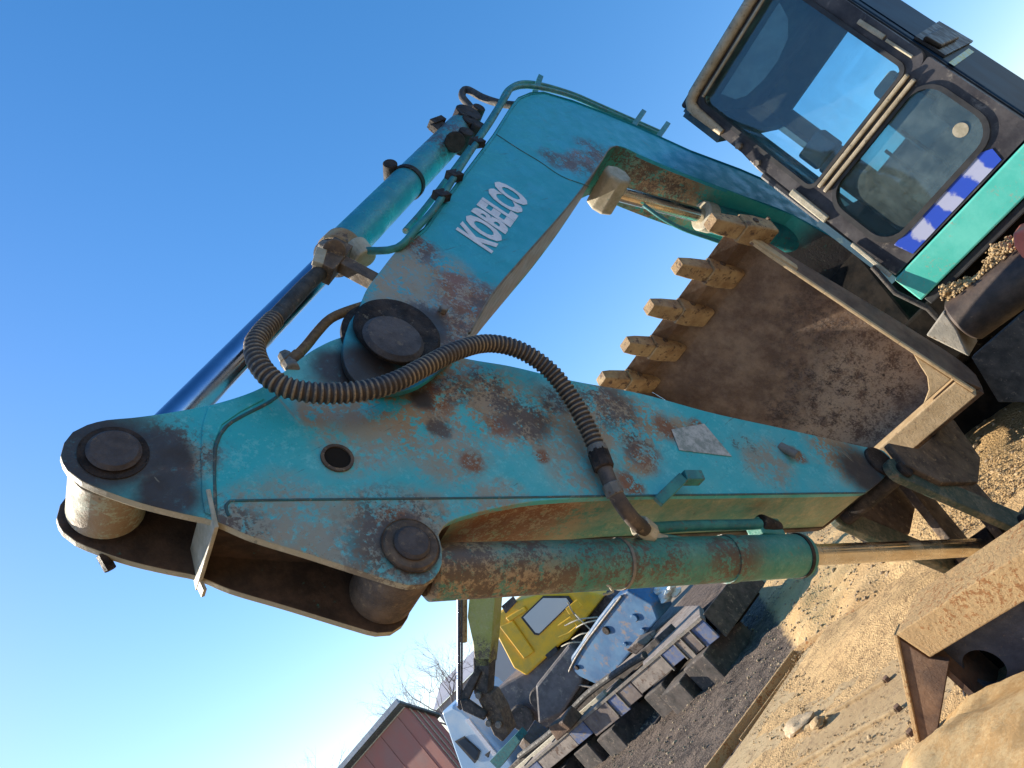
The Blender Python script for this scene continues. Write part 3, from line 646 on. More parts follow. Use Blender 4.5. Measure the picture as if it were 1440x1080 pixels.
M['cabin'] = grimy('dark blue grey cab lining', (.03, .085, .14), (.05, .12, .17), (.09, .15, .17), 6, .8, .1)
M['cabgrey'] = grimy('pale cab lining', (.22, .26, .27), (.32, .36, .36), None, 6, .8, .1)
def glass(name, tint, haze):
    n = N(name); out = n.t.nodes['Material Output']
    tr = n.t.nodes.new('ShaderNodeBsdfTransparent'); tr.inputs[0].default_value = (*tint, 1)
    gl = n.t.nodes.new('ShaderNodeBsdfGlossy'); gl.inputs[0].default_value = (.9, .95, 1, 1); gl.inputs['Roughness'].default_value = .03
    df = n.t.nodes.new('ShaderNodeBsdfDiffuse'); df.inputs[0].default_value = (.34, .44, .42, 1)
    fr = n.t.nodes.new('ShaderNodeFresnel'); fr.inputs[0].default_value = 1.5
    m1 = n.t.nodes.new('ShaderNodeMixShader'); m2 = n.t.nodes.new('ShaderNodeMixShader')
    n.t.links.new(n.ramp(n.noise(5, 8, .72), .35, .75, haze*.35, haze), m1.inputs[0]); n.t.links.new(tr.outputs[0], m1.inputs[1]); n.t.links.new(df.outputs[0], m1.inputs[2])
    n.t.links.new(fr.outputs[0], m2.inputs[0]); n.t.links.new(m1.outputs[0], m2.inputs[1]); n.t.links.new(gl.outputs[0], m2.inputs[2]); n.t.links.new(m2.outputs[0], out.inputs[0])
    return n.m
M['glass'] = glass('cab glass', (.82, .96, .98), .10)
M['glassdusty'] = glass('dusty cab glass', (.50, .74, .76), .26)
XB = -7.35; YL, YR, ZB, ZT = 1.80, .62, 1.80, 3.80
# shell: floor, back wall with window, right wall with window, roof
cab = link('cab', MB().box((XB, YR+.06, 1.62), (FX-.06, YL-.02, 1.78)), M['frame'], EX, bevel=.01)
mb = MB()
for a, b in (((XB-.06, YR, 1.78), (XB, YL, 2.55)), ((XB-.06, YR, 3.50), (XB, YL, 3.8)), ((XB-.06, YR, 2.55), (XB, YR+.13, 3.5)), ((XB-.06, YL-.13, 2.55), (XB, YL, 3.5))): mb.box(a, b)
link('rear_wall', mb, M['cabin'], cab)
mb = MB()
for a, b in (((XB, YR-.03, 1.78), (FX-.1, YR+.02, 2.45)), ((XB, YR-.03, 3.45), (FX-.2, YR+.02, 3.8)), ((XB, YR-.03, 2.45), (XB+.14, YR+.02, 3.45)), ((-6.6, YR-.03, 2.45), (-6.5, YR+.02, 3.45))): mb.box(a, b)
link('side_wall', mb, M['cabin'], cab)
link('roof', MB().box((XB-.1, YR+.03, 3.80), (FX-.16, YL+.0, 3.85)), M['frame'], cab, bevel=.02, seg=4)
link('roof_liner', MB().box((XB, YR+.02, 3.74), (FX-.14, YL-.03, 3.796)), M['cabin'], cab)
# windscreen surround: outer outline and two openings (built on the sloping front plane)
lp = lambda pts, o=0: [F(p[0], p[1], o) for p in pts]
Pc = lambda y, z, o=0: Vector((FX-LEAN*(z-1.8)+o, y, z))
def panel(yz, th, mat, name, par=cab, o=0, bevel=.006): return link(name, MB().prism([Pc(y, z, o) for y, z in yz], (-th, 0, 0)), mat, par, bevel=bevel)
def rr(y0, y1, z0, z1, r, n=6):
    out = []
    for cy, cz, a0 in ((y1-r, z1-r, 0), (y0+r, z1-r, 90), (y0+r, z0+r, 180), (y1-r, z0+r, 270)):
        for k_ in range(n+1): a = R(a0+90*k_/n); out.append((cy+r*math.cos(a), cz+r*math.sin(a)))
    return out
def frame(outer, inner, th, mat, name, par=cab, o=0, bevel=.004):
    mb = MB(); n_ = len(outer)
    a = [Pc(y, z, o) for y, z in outer]; b = [Pc(y, z, o) for y, z in inner]; T = Vector((-th, 0, 0))
    vs = a+b+[p+T for p in a]+[p+T for p in b]; fs = []
    for i in range(n_):
        j = (i+1) % n_
        fs += [(i, j, n_+j, n_+i), (2*n_+i, 3*n_+i, 3*n_+j, 2*n_+j), (i, 2*n_+i, 2*n_+j, j), (n_+i, n_+j, 3*n_+j, 3*n_+i)]
    return link(name, mb.add(vs, fs), mat, par, smooth=40)
OY0, OY1, OZ0, OZ1 = .68, 1.83, 1.80, 3.81
outer = rr(OY0, OY1, OZ0, OZ1, .10)
up_in = rr(.79, 1.70, 2.625, 3.70, .06); lo_in = rr(.80, 1.72, 1.965, 2.505, .15)
mid = 2.565
# frame built as four posts plus sill, with rounded lower opening
def loop_frame(zlo, zhi, inner, mat, name, r_out=.02, o=0):
    return frame(rr(OY0, OY1, zlo, zhi, r_out), inner, .10, mat, name, o=o)
wf = frame(rr(OY0, OY1, 2.565, OZ1, .07), up_in, .10, M['frame'], 'windscreen_frame')
link_l = frame(rr(OY0, OY1, OZ0, 2.565, .012), lo_in, .10, M['frame'], 'lower_frame')
frame(rr(.765, 1.725, 2.612, 3.722, .07), rr(.795, 1.695, 2.634, 3.695, .055), .02, M['seal'], 'rubber_seal', o=.016)
frame(rr(.770, 1.745, 1.935, 2.518, .17), rr(.806, 1.714, 1.970, 2.498, .145), .02, M['seal'], 'rubber_seal', o=.016)
# tan trim: roof edge and the rounded corner, centre bars
mb = MB(); pts = [Pc(y, z, .02) for y, z in ((OY1+.02, 3.78), (.80, 3.78), (.745, 3.765), (.72, 3.735), (.712, 3.68), (.71, 3.42))]
mb.tube(pts, [.042, .042, .042, .042, .038, .026], 10); link('roof_trim', mb, M['cream'], cab, smooth=50)
mb = MB(); mb.tube([Pc(1.66, 3.70, .03), Pc(.83, 3.70, .03)], .012, 8); link('rain_gutter', mb, M['cream'], cab, smooth=50)
for z in (2.538, 2.590):
    mb = MB(); mb.beam(Pc(1.69, z, .022), Pc(.83, z, .022), .028, .036, up=(1, 0, 0)); link('centre_bar', mb, M['cream'], cab, bevel=.008)
mb = MB(); mb.beam(Pc(.690, 2.73, .02), Pc(.690, 2.40, .02), .055, .03, up=(1, 0, 0)); link('pillar_guard', mb, M['edge'], cab, bevel=.01)
mb = MB(); mb.beam(Pc(.668, 2.16, .02), Pc(.668, 1.82, .03), .030, .02, up=(1, 0, 0)); link('pillar_guard', mb, M['edge'], cab, bevel=.006)
for z, ww in ((2.96, .028), (2.74, .016)):
    mb = MB(); mb.tube([Pc(1.775, z+.10, .012), Pc(1.78, z-.10, .012)], ww*.6, 8); link('pillar_strip', mb, M['edge'], cab, smooth=50)
for y, z in ((.712, 3.25), (.70, 3.06)):
    link('hinge_bolt', MB().cyl(Pc(y, z, 0), Pc(y, z, .045), .026, 6, .004), M['steel'], cab)
# panes
link('windscreen', MB().prism([Pc(y, z, -.03) for y, z in up_in], (-.006, 0, 0)), M['glass'], cab)
link('lower_windscreen', MB().prism([Pc(y, z, -.03) for y, z in lo_in], (-.006, 0, 0)), M['glassdusty'], cab)
link('rear_window', MB().box((XB-.04, YR+.13, 2.55), (XB-.034, YL-.13, 3.5)), M['glass'], cab)
link('round_sticker', MB().cyl(Pc(1.60, 2.12, -.028), Pc(1.60, 2.12, -.024), .045, 24, .0005), M['edge'], cab)
# white arc of wiped dust / shade band inside the top of the windscreen
mb = MB(); q = [(1.60, 3.62), (.90, 3.62), (.93, 3.50), (1.00, 3.44), (1.15, 3.40), (1.30, 3.39), (1.45, 3.42), (1.55, 3.50)]
mb.prism([Pc(y, z, -.055) for y, z in q], (-.008, 0, 0)); link('sun_visor', mb, M['cabgrey'], cab, bevel=.003)
# wiper
# seat, console, levers
seat = link('seat', MB().box((-6.85, .98, 2.10), (-6.3, 1.5, 2.26)), M['cabin'], cab, bevel=.05, seg=4)
mb = MB(); mb.beam((-6.85, 1.38, 2.2), (-7.02, 1.38, 2.80), .42, .12, up=(1, 0, 0)); link('backrest', mb, M['cabgrey'], seat, bevel=.05, seg=4)
mb = MB(); mb.beam((-7.03, 1.38, 2.82), (-7.06, 1.38, 2.95), .22, .08, up=(1, 0, 0)); link('headrest', mb, M['cabgrey'], seat, bevel=.04, seg=4)
for y in (.9, 1.6):
    mb = MB(); mb.box((-6.75, y-.08, 2.1), (-6.15, y+.08, 2.42)); cns = link('console', mb, M['cabin'], cab, bevel=.03)
    mb = MB(); mb.tube([(-6.2, y, 2.42), (-6.12, y, 2.62)], .018, 8); mb.tube([(-6.12, y, 2.60), (-6.10, y, 2.72)], .032, 10); link('joystick', mb, M['seal'], cns, smooth=40)
mb = MB(); mb.box((-6.15, .84, 1.80), (-5.95, 1.02, 2.72)); mb.box((-6.12, .84, 2.72), (-5.93, 1.06, 2.90)); link('monitor_stand', mb, M['cabin'], cab, bevel=.02)
for y in (1.18, 1.34):
    mb = MB(); mb.beam((-6.05, y, 1.80), (-5.92, y, 2.02), .09, .02); mb.tube([(-6.05, y, 1.95), (-6.1, y, 2.45)], .012, 6); link('pedal', mb, M['seal'], cab)
mb = MB(); mb.box((-7.3, .75, 1.80), (-6.9, 1.75, 2.5)); link('rear_shelf', mb, M['cabin'], cab, bevel=.03)
# sticker with printed blue and white blotches
n = N('blue and white print')
vz = n.noise(3.6, 2, .5, stretch=(1, 1.0, .25)); dj = n.noise(90, 2, .8)
sepn = n.t.nodes.new('ShaderNodeSeparateXYZ'); n.t.links.new(n.warp(.05, 12), sepn.inputs[0])
wv = n.math('SINE', n.math('ADD', n.math('MULTIPLY', sepn.outputs[1], 27.0), n.math('MULTIPLY', n.noise(5, 3), 5.0)))
fz = n.ramp(n.math('ADD', wv, n.math('MULTIPLY', n.math('SUBTRACT', n.noise(30, 4, .7), .5), 1.4)), -.3, .4)
link('printed_sticker', MB().prism([Pc(y, z, .003) for y, z in ((.83, 1.945), (.86, 1.815), (1.60, 1.815), (1.62, 1.90), (1.54, 1.955))], (.002, 0, 0)), n.done(n.mix(fz, (.40, .42, .58), (.02, .07, .48)), .4), cab)
# skirt under the cab
sk = link('skirt', MB().box((FX-.9, .655, 1.565), (FX+.02, 1.95, 1.785)), M['skirt'], cab, bevel=.012)
link('skirt_lip', MB().box((FX-.9, .67, 1.50), (FX-.01, 1.95, 1.560)), M['seal'], cab, bevel=.008)
# left flank of the cab: door with window, handle, labels
n = N('door gloss'); n.bump(n.noise(3, 3), .05, .02)
M['door'] = n.done(n.mix(n.ramp(n.noise(2.2, 5), .4, .65), (.006, .022, .045), (.010, .038, .07)), .6, 0, .1)
door = link('door', MB().box((-7.75, YL+.005, 1.80), (-5.80, YL+.05, 3.78)), M['door'], cab, bevel=.02, seg=3)
link('door_window', MB().box((-7.0, YL+.052, 2.62), (-5.95, YL+.058, 3.68)), M['door'], door, bevel=.003)
link('door_seal', MB().box((-5.80, YL-.02, 1.80), (-5.775, YL+.04, 3.78)), M['seal'], cab)
q = [Y(*p, YL+.05) for p in ((1284, 55), (1318, 33), (1366, 61), (1326, 82))]
hd = link('handle_recess', MB().prism([Vector((p.x, YL+.054, p.z)) for p in q], (0, .018, 0)), M['seal'], door)
q = [Y(*p, YL+.07) for p in ((1296, 57), (1318, 44), (1345, 58), (1320, 70))]
link('handle', MB().prism([Vector((p.x, YL+.074, p.z)) for p in q], (0, .03, 0)), M['seal'], hd, bevel=.01)
q = [Y(*p, YL+.054) for p in ((1334, 88), (1362, 68), (1370, 73), (1342, 93))]
n = N('warning label'); link('warning_label', MB().prism(q, (0, .001, 0)), n.done(n.mix(n.ramp(n.noise(30, 1), .45, .5), (.5, .45, .06), (.35, .5, .4)), .5), door)
# mirror arm left of the frame
q = [X(*p, -5.80) for p in ((1036, 208), (1066, 240), (1112, 275), (1150, 312), (1190, 345), (1200, 335), (1150, 280), (1100, 240), (1052, 205))]; link('corner_panel', MB().prism(q, (-.3, 0, 0)), M['blackpaint'], cab, bevel=.01)
mb = MB(); mb.box((FX-.55, .60, 2.2), (FX-.12, .665, 3.0)); link('corner_panel', mb, M['blackpaint'], cab, bevel=.02)
mb = MB(); mb.tube([Pc(.64, 1.95, .03), Pc(.61, 1.72, .06), Pc(.66, 1.5, .05), Pc(.62, 1.3, .0)], .02, 8); link('wiring_loom', mb, M['rubber'], cab, smooth=50)

# revolving frame, engine house, counterweight
link('revolving_frame', MB().box((-9.6, -1.45, 1.10), (-5.95, 1.75, 1.52)), M['void'], EX, bevel=.02)
link('foot_bracket', MB().prism([(-6.2, -.33, 1.5), (-7.6, -.33, 1.5), (-7.2, -.33, 2.2), (-6.7, -.33, 2.2)], (0, .66, 0)), M['void'], EX, bevel=.02)
link('engine_house', MB().box((-10.4, .5, 1.52), (-8.6, 1.7, 2.2)), M['skirt'], EX, bevel=.04)
link('counterweight', MB().box((-11.2, -1.5, 1.0), (-10.42, 1.75, 2.3)), M['blackpaint'], EX, bevel=.12, seg=4)
link('centre_frame', MB().box((-9.8, -.9, .35), (-7.3, .95, .9)), M['void'], EX, bevel=.03)
link('shading_fuel_tank', MB().box((-9.0, -1.55, 1.53), (-6.3, -.80, 2.72)), M['skirt'], EX, bevel=.04)  # tank added at this size, hidden by the bucket, to shade the boom underside
link('slew_ring', MB().cyl((-8.2, 0, .88), (-8.2, 0, 1.12), .75, 40), M['grease'], EX, smooth=35)
M['track'] = grimy('track steel', (.035, .028, .024), (.09, .065, .05), (.28, .19, .11), 7, .65, .5, c_lo=.6, c_hi=.72)
for sgn in (1, -1):
    yc = sgn*1.32; hw = .33
    tr = link('track_frame', MB().box((-10.5, yc-.16, .38), (-7.2, yc+.16, .80)), M['track'], EX, bevel=.04)
    # shoes round the loop
    x1t, x0t, zc, rt = -7.1, -10.6, .60, .50
    per = []
    npts = 46; Ls = (x1t-x0t)*2+2*math.pi*rt
    shoe_me = None
    for i in range(npts):
        s_ = Ls*i/npts
        if s_ < x1t-x0t: c = Vector((x0t+s_, 0, zc+rt)); an = math.pi/2
        elif s_ < x1t-x0t+math.pi*rt: a = math.pi/2-(s_-(x1t-x0t))/rt; c = Vector((x1t+rt*math.cos(a), 0, zc+rt*math.sin(a))); an = a
        elif s_ < 2*(x1t-x0t)+math.pi*rt: c = Vector((x1t-(s_-(x1t-x0t)-math.pi*rt), 0, zc-rt)); an = -math.pi/2
        else: a = -math.pi/2-(s_-2*(x1t-x0t)-math.pi*rt)/rt; c = Vector((x0t+rt*math.cos(a), 0, zc+rt*math.sin(a))); an = a
        if shoe_me is None:
            mb = MB(); mb.box((-.02, -hw, -.098), (.015, hw, .098)); mb.box((.016, -hw, -.09), (.05, hw, -.065)); mb.box((.016, -hw, .03), (.05, hw, .055))
            so_ = link('shoe', mb, M['track'], tr); shoe_me = so_.data
        else:
            so_ = bpy.data.objects.new('shoe', shoe_me); COL.objects.link(so_); so_.parent = tr
        so_.location = Vector((c.x, yc, c.z)); so_.rotation_euler = (0, -an, 0)
    for xx, rr_ in ((x1t, .42), (x0t, .40)):
        link('idler', MB().cyl((xx, yc-.1, zc), (xx, yc+.1, zc), rr_, 32), M['track'], tr, smooth=35)
    for xx in (-10., -9.4, -8.8, -8.2, -7.7):
        link('roller', MB().cyl((xx, yc-.16, .26), (xx, yc+.16, .26), .13, 20), M['track'], tr, smooth=35)
tag(EX)

# soil lying on the track
def heap(name, pts, r, nn, seed, matn, label, cat='soil heap', kind=None):
    rng = random.Random(seed); mb = MB()
    for i in range(nn):
        t = rng.random()*(len(pts)-1); k_ = int(t); p = Vector(pts[k_]).lerp(Vector(pts[min(k_+1, len(pts)-1)]), t-k_)
        p = p+Vector((rng.gauss(0, r), rng.gauss(0, r), abs(rng.gauss(0, r*.4)))); mb.rock(p, rng.uniform(.25, 1)*r*.6, rng.random()*50, .7, 1 if nn < 60 else 0)
    o = link(name, mb, matn, base=Vector(pts[0])); tag(o, label, cat if not kind else None, kind=kind); return o
M['clod'] = grimy('clod', (.34, .23, .11), (.50, .36, .20), (.2, .13, .07), 8, .95, .7)
#TAIL
# ================================================================== REST OF THE YARD
M['sandsteel'] = (lambda n: (n.bump(n.math('ADD', n.fine(4, 40), n.noise(9, 8, .8)), .9, .03), n.done(n.mix(n.ramp(n.fine(5, 40), .53, .585), n.mix(n.ramp(n.noise(2.5, 8, .7), .35, .65), (.46, .30, .15), (.56, .38, .19)), n.mix(n.noise(20, 5), (.30, .13, .05), (.40, .20, .08))), .85, 0, .2))[1])(N('sandy rusty steel'))
M['deckdust'] = (lambda n: (n.bump(n.math('ADD', n.noise(60, 8, .85), n.noise(9, 6)), .6, .015), n.done(n.mix(n.ramp(n.noise(26, 7, .8), .5, .62, 0, .8), n.mix(n.ramp(n.noise(2.2, 8, .7), .35, .65), (.50, .37, .21), (.40, .28, .15)), (.24, .16, .09)), .95, 0, .2))[1])(N('dusty deck plate'))
M['rustdark'] = grimy('dark rusty plate', (.07, .035, .02), (.16, .085, .045), (.34, .22, .12), 7, .8, .5, c_lo=.60, c_hi=.74)

# --- low-loader deck the bucket hangs over
DZ = .25
r0, r1 = Z(1036, 1034, DZ), Z(1120, 920, DZ)
XE = r1.x
dk = [Vector((XE, r1.y+.16, DZ)), Vector((XE, 3.2, DZ)), Vector((-.4, 3.2, DZ)), Vector((-.4, r0.y-.6, DZ)), Vector((r0.x+1.2, r0.y-.1, DZ)), Vector((r0.x+.1, r0.y+.22, DZ))]
DK = empty('trailer_deck', (-3, 0, 0), 'sand-covered ribbed steel trailer deck in the foreground under the bucket', 'trailer')
link('deck_plate', MB().prism(dk, (0, 0, -.03)), M['deckdust'], DK)
mb = MB(); mb.beam(r0+(r0-r1)*.6+Vector((0, 0, .0)), r1+Vector((0, 0, .0)), .035, .09); link('edge_rail', mb, M['sandsteel'], DK, bevel=.006)
mb = MB(); mb.beam(r0+Vector((.1, .10, -.012)), r1+(r0-r1)*.25+Vector((.05, .12, -.012)), .02, .03); link('edge_rail', mb, M['sandsteel'], DK, bevel=.004)
a = r1; b = Z(1236, 842, DZ); mb = MB(); mb.beam(a+Vector((0, .02, .0)), b+Vector((0, 0, -.005)), .03, .09); link('edge_rail', mb, M['sandsteel'], DK, bevel=.006)
link('cross_beam', MB().box((XE+.2, r1.y+.4, .0), (XE+.4, 3.1, DZ-.031)), M['void'], DK)
link('cross_beam', MB().box((-2.3, -1.4, .0), (-2.1, 3.1, DZ-.031)), M['void'], DK)
for (p, q) in (((1173, 1001), (1254, 937)), ((1165, 1052), (1268, 980)), ((1190, 1080), (1278, 1036))):
    a = Z(*p, DZ+.006); b = Z(*q, DZ+.006); b.x = a.x; a = a-(b-a)*.8
    link('rib', MB().beam(a, b, .030, .03), M['deckdust'], DK, bevel=.008)
    link('rib_end', MB().beam(b+Vector((-.02, .0, .004)), b+Vector((.02, .03, .004)), .03, .03), M['rustdark'], DK, bevel=.005)
hp_ = Z(1255, 868, DZ)
# drifted sand on the deck: an uneven sheet whose thin places dip under the plate
def drift():
    x0, x1, y0, y1, st = XE+.02, -.6, r1.y+.1, 3.0, .032
    nx, ny = int((x1-x0)/st), int((y1-y0)/st); vs = []
    for j in range(ny+1):
        for i in range(nx+1):
            x = x0+i*st; y = y0+j*st
            h = -.002+.018*mn.fractal(Vector((x*2.0, y*1.1, 9)), 1, 2, 5)+.004*mn.noise(Vector((x*12, y*12, 2)))+.005*mn.noise(Vector((x*28, y*28, 2)))
            h += .045*math.exp(-((x-XE-.12)**2)/.06)*(mn.noise(Vector((y*2, 0, 0)))+.9)
            h += .08*math.exp(-((x-hp_.x)**2/.14+(y-hp_.y)**2/.6))
            lim = r0.y+.26 if x > r0.x else r0.y+.26+(r1.y-r0.y)*(r0.x-x)/(r0.x-XE)
            h = h*min(1, max(0, (y-lim)/.25)) - (.02 if y < lim+.05 else 0)
            if min(x-x0, x1-x, y-y0, y1-y) < st*1.5: h = -.02
            vs.append((x, y, DZ+max(-.020, h)))
    fs = [(j*(nx+1)+i, j*(nx+1)+i+1, (j+1)*(nx+1)+i+1, (j+1)*(nx+1)+i) for j in range(ny) for i in range(nx) if min(vs[k][2] for k in (j*(nx+1)+i, j*(nx+1)+i+1, (j+1)*(nx+1)+i+1, (j+1)*(nx+1)+i)) > DZ-.015]
    n = N('drifted sand'); n.bump(n.math('ADD', n.noise(70, 8, .85), n.vor(90)), .6, .012)
    mt = n.done(n.mix(n.ramp(n.fine(12, 60), .46, .60), n.mix(n.noise(2, 5), (.54, .35, .165), (.60, .42, .22)), (.26, .17, .09)), .98, 0, .1)
    o = link('drifted_sand', MB().add(vs, fs), mt, smooth=180); tag(o, 'loose yellow sand drifted between the ribs of the trailer deck', kind='stuff')
drift()
def clods(name, fn, nn, seed, r0, r1, label, mat, sub=0):
    rng = random.Random(seed); mb = MB()
    for i in range(nn):
        p = fn(rng); r = rng.uniform(r0, r1)*(2.2 if rng.random() < .06 else 1); mb.rock(p+Vector((0, 0, r*.25)), r, rng.random()*70, .75, sub)
    tag(link(name, mb, mat), label, kind='stuff')
def on_deck(rng):
    while 1:
        x = rng.uniform(XE+.05, -1.5); y = rng.uniform(r0.y+.3, 1.6)
        d = .6*math.exp(-((x-XE-.15)**2)/.05)+.9*math.exp(-((x-hp_.x)**2/.12+(y-hp_.y)**2/.6))+.35*(mn.noise(Vector((x*3, y*1.4, 7)))>.05)
        if rng.random() < d+.05: return Vector((x, y, DZ+.004+.02*rng.random()*min(1, d)))
clods('gravel', on_deck, 7000, 11, .0025, .007, 'small crumbs of soil and gravel lying on the ribbed deck', M['clod'])

def by_link(rng):
    c = Z(1428, 705, .2); x = c.x+rng.gauss(0, .35); y = c.y+rng.gauss(0, .35); return Vector((x, y, gh(x, y)+abs(rng.gauss(0, .05))))
clods('gravel', by_link, 2200, 21, .003, .009, 'coarse crumbly soil behind the bucket linkage', M['clod'])
def under_bucket(rng):
    t = rng.random(); return Vector((-5.02+rng.gauss(0, .05), rng.uniform(-.6, .6), .93+rng.gauss(0, .03)-.02))
# rocks one can pick out
def rock_thing(name, p, r, seed, mat, label, sq=.5, group=None):
    o = link(name, MB().rock(p, r, seed, sq, 2), mat, base=p, smooth=30); tag(o, label, 'stone', group); return o
M['stone'] = grimy('tan stone', (.42, .30, .17), (.55, .43, .28), (.26, .17, .10), 14, .9, .7)
M['stonew'] = grimy('pale stone', (.60, .55, .46), (.72, .68, .58), None, 14, .9, .5)
rock_thing('flat_rock', Z(1122, 1020, DZ+.02), .11, 2.3, M['stone'], 'flat tan rock lying on the deck beside its outer edge', .35)
rock_thing('flat_rock', Z(1150, 1016, DZ+.03), .055, 5.1, M['clod'], 'small dark rock touching the flat tan rock on the deck', .5)
rock_thing('clod', Z(1229, 815, DZ-.1), .035, 7.7, M['clod'], 'brown soil clod below the bucket cylinder rod end')
rock_thing('clod', Z(1218, 838, DZ), .022, 3.1, M['clod'], 'tiny brown clod near the deck rail under the cylinder')
rock_thing('clod', Z(1150, 889, DZ), .025, 9.1, M['clod'], 'lone clod at the near end of the dark gap in the deck edge')

# --- rusty box frame lying on the deck
FR = empty('steel_box_frame', (-2.4, .8, .5), 'rusty sand-coated steel box frame with a round hole, lying on the deck', 'steel frame')
fx = -3.08; XP = lambda l, o=0: [X(p[0], p[1], fx+o) for p in l]
a0 = X(1259, 892, fx); ztop = a0.z; yend = a0.y; zb_ = X(1308, 925, fx).z
link('top_beam', MB().prism([Vector((fx, yend, ztop)), Vector((fx, 3.0, ztop)), Vector((fx, 3.0, zb_)), Vector((fx, X(1308, 925, fx).y, zb_))], (-.10, 0, 0)), M['sandsteel'], FR, bevel=.006)
link('end_plate', MB().prism(XP(((1262, 897), (1306, 926), (1335, 930), (1318, 1030), (1290, 1046)), -.012), (-.03, 0, 0)), M['rustdark'], FR, bevel=.003)  # flat dark colour in the outline of the shade inside the box end
link('end_flange', MB().prism(XP(((1256, 893), (1262, 893), (1293, 1044), (1287, 1046)), 0), (-.09, 0, 0)), M['sandsteel'], FR, bevel=.003)
link('back_plate', MB().box((fx-.34, yend+.03, DZ-.01), (fx-.31, 3.0, ztop-.05)), M['void'], FR)  # near-black sheet put in so the round hole reads as shaded inside
link('top_sheet', MB().box((fx-.345, yend+.01, ztop-.03), (fx-.101, 3.0, ztop-.006)), M['sandsteel'], FR)
link('end_wall', MB().box((fx-.34, yend+.0, DZ-.01), (fx-.035, yend+.028, ztop-.035)), M['rustdark'], FR)
fx2 = fx
# inner web with a round hole
def holed(name, y0, y1, z0, z1, x, cy, cz, r, th, mat, par, n=32):
    mb = MB(); out = []; inn = []
    for k in range(n):
        an = 2*math.pi*k/n+math.pi/4; c, s_ = math.cos(an), math.sin(an); m_ = max(abs(c), abs(s_))
        oy = cy+(c/m_)*((y1-cy) if c > 0 else (cy-y0)); oz = cz+(s_/m_)*((z1-cz) if s_ > 0 else (cz-z0))
        out.append((oy, oz)); inn.append((cy+r*c, cz+r*s_))
    vs = [(x, a, b) for a, b in out]+[(x, a, b) for a, b in inn]+[(x-th, a, b) for a, b in out]+[(x-th, a, b) for a, b in inn]; fs = []
    for i in range(n):
        j = (i+1) % n; fs += [(i, j, n+j, n+i), (2*n+i, 3*n+i, 3*n+j, 2*n+j), (n+i, n+j, 3*n+j, 3*n+i), (i, 2*n+i, 2*n+j, j)]
    return link(name, mb.add(vs, fs), mat, par)
xin = fx-.12; hc = X(1387, 941, xin)
holed('inner_web', yend+.0, 3.0, DZ-.01, ztop-.02, xin, hc.y, hc.z+.01, .082, .02, grimy('bluish black web', (.035, .035, .045), (.08, .075, .08), (.24, .17, .10), 12, .6, .5, c_lo=.6, c_hi=.72), FR)  # dark bluish colour puts the recess's shade into the web itself
# sand bank in front of the frame
def bank():
    st = .03; vs = []; x0, x1, y0, y1 = fx2+.0, -.5, yend-.9, 3.0; nx, ny = int((x1-x0)/st), int((y1-y0)/st)
    for j in range(ny+1):
        for i in range(nx+1):
            x = x0+i*st; y = y0+j*st; t = min(1, max(0, (x-x0)/.5)); u = min(1, max(0, (y-yend+.42-.10*math.sin(x*5))/.45)); u = u*u*(3-2*u)
            h = (.105+.13*t*t*(3-2*t))*u + .020*mn.fractal(Vector((x*4, y*4, 4)), 1, 2, 5)*u + .006*mn.noise(Vector((x*20, y*20, 0)))*u
            vs.append((x, y, DZ-.02+h))
    fs = [(j*(nx+1)+i, j*(nx+1)+i+1, (j+1)*(nx+1)+i+1, (j+1)*(nx+1)+i) for j in range(ny) for i in range(nx)]
    n = N('sand bank'); n.bump(n.math('ADD', n.noise(60, 8, .85), n.noise(10, 6)), .5, .02)
    mt = n.done(n.mix(n.ramp(n.fine(5, 50), .42, .58), (.55, .39, .20), (.46, .28, .12)), .98, 0, .1)
    tag(link('sand_bank', MB().add(vs, fs), mt, smooth=180), 'smooth bank of orange sand heaped against the steel box frame', kind='stuff')
bank()
for k, p in enumerate(((1352, 975), (1345, 955))):
    q = X(p[0]+2, p[1], xin+.02); mb = MB(); mb.beam(q+Vector((0, 0, -.012)), q+Vector((.01, .02, .012)), .012, .006); 
    o = link('paper_scrap', mb, M['stonew'], base=q); tag(o, ['bigger white scrap under the round hole of the box frame', 'smaller white scrap beside the end plate of the box frame'][k], 'scrap')

# --- soil, wedge and drum by the tracks
W0 = [X(*p, -5.35) for p in ((1302, 472), (1327, 437), (1345, 462), (1363, 502))]
o = link('concrete_wedge', MB().prism(W0, (-.35, 0, 0)), grimy('grey concrete', (.30, .28, .24), (.42, .38, .32), (.2, .15, .1), 12, .9, .5), base=W0[0], bevel=.01)
tag(o, 'pale grey concrete wedge poking out behind the bucket side', 'concrete block')
a, b = X(1352, 452, -5.45), X(1460, 372, -5.45)
o = link('steel_drum', MB().cyl(a, b+(b-a)*.6, .16, 40, .02), grimy('dark brown drum', (.04, .03, .026), (.10, .07, .055), (.22, .15, .10), 6, .55, .3, c_lo=.62, c_hi=.74), base=a, smooth=35)
tag(o, 'dark brown steel drum lying under the cab with soil along its top', 'drum')
dd = (b-a)
heapm = MB(); rng = random.Random(8)
for i in range(2600):
    t = .12+rng.random()*1.3; p = a+dd*t+Vector((rng.gauss(-.02, .04), 0, .155+abs(rng.gauss(0, .020))*(1+.8*math.sin(t*9)))); heapm.rock(p, rng.uniform(.004, .016), rng.random()*60, .8, 0)
tag(link('soil', heapm, M['clod']), 'crumbly yellow soil lying along the top of the drum', kind='stuff')
q = [X(*p, -5.3) for p in ((1424, 328), (1450, 318), (1470, 372), (1438, 364), (1426, 346))]
n = N('red paint'); o = link('red_hose_box', MB().prism(q, (-.3, 0, 0)), n.done(n.mix(n.ramp(n.noise(8, 5), .4, .6), (.62, .16, .11), (.50, .12, .09)), .5), base=q[0], bevel=.015)
o.name = 'red_box'; tag(o, 'small red painted box in the shade below the cab', 'box')
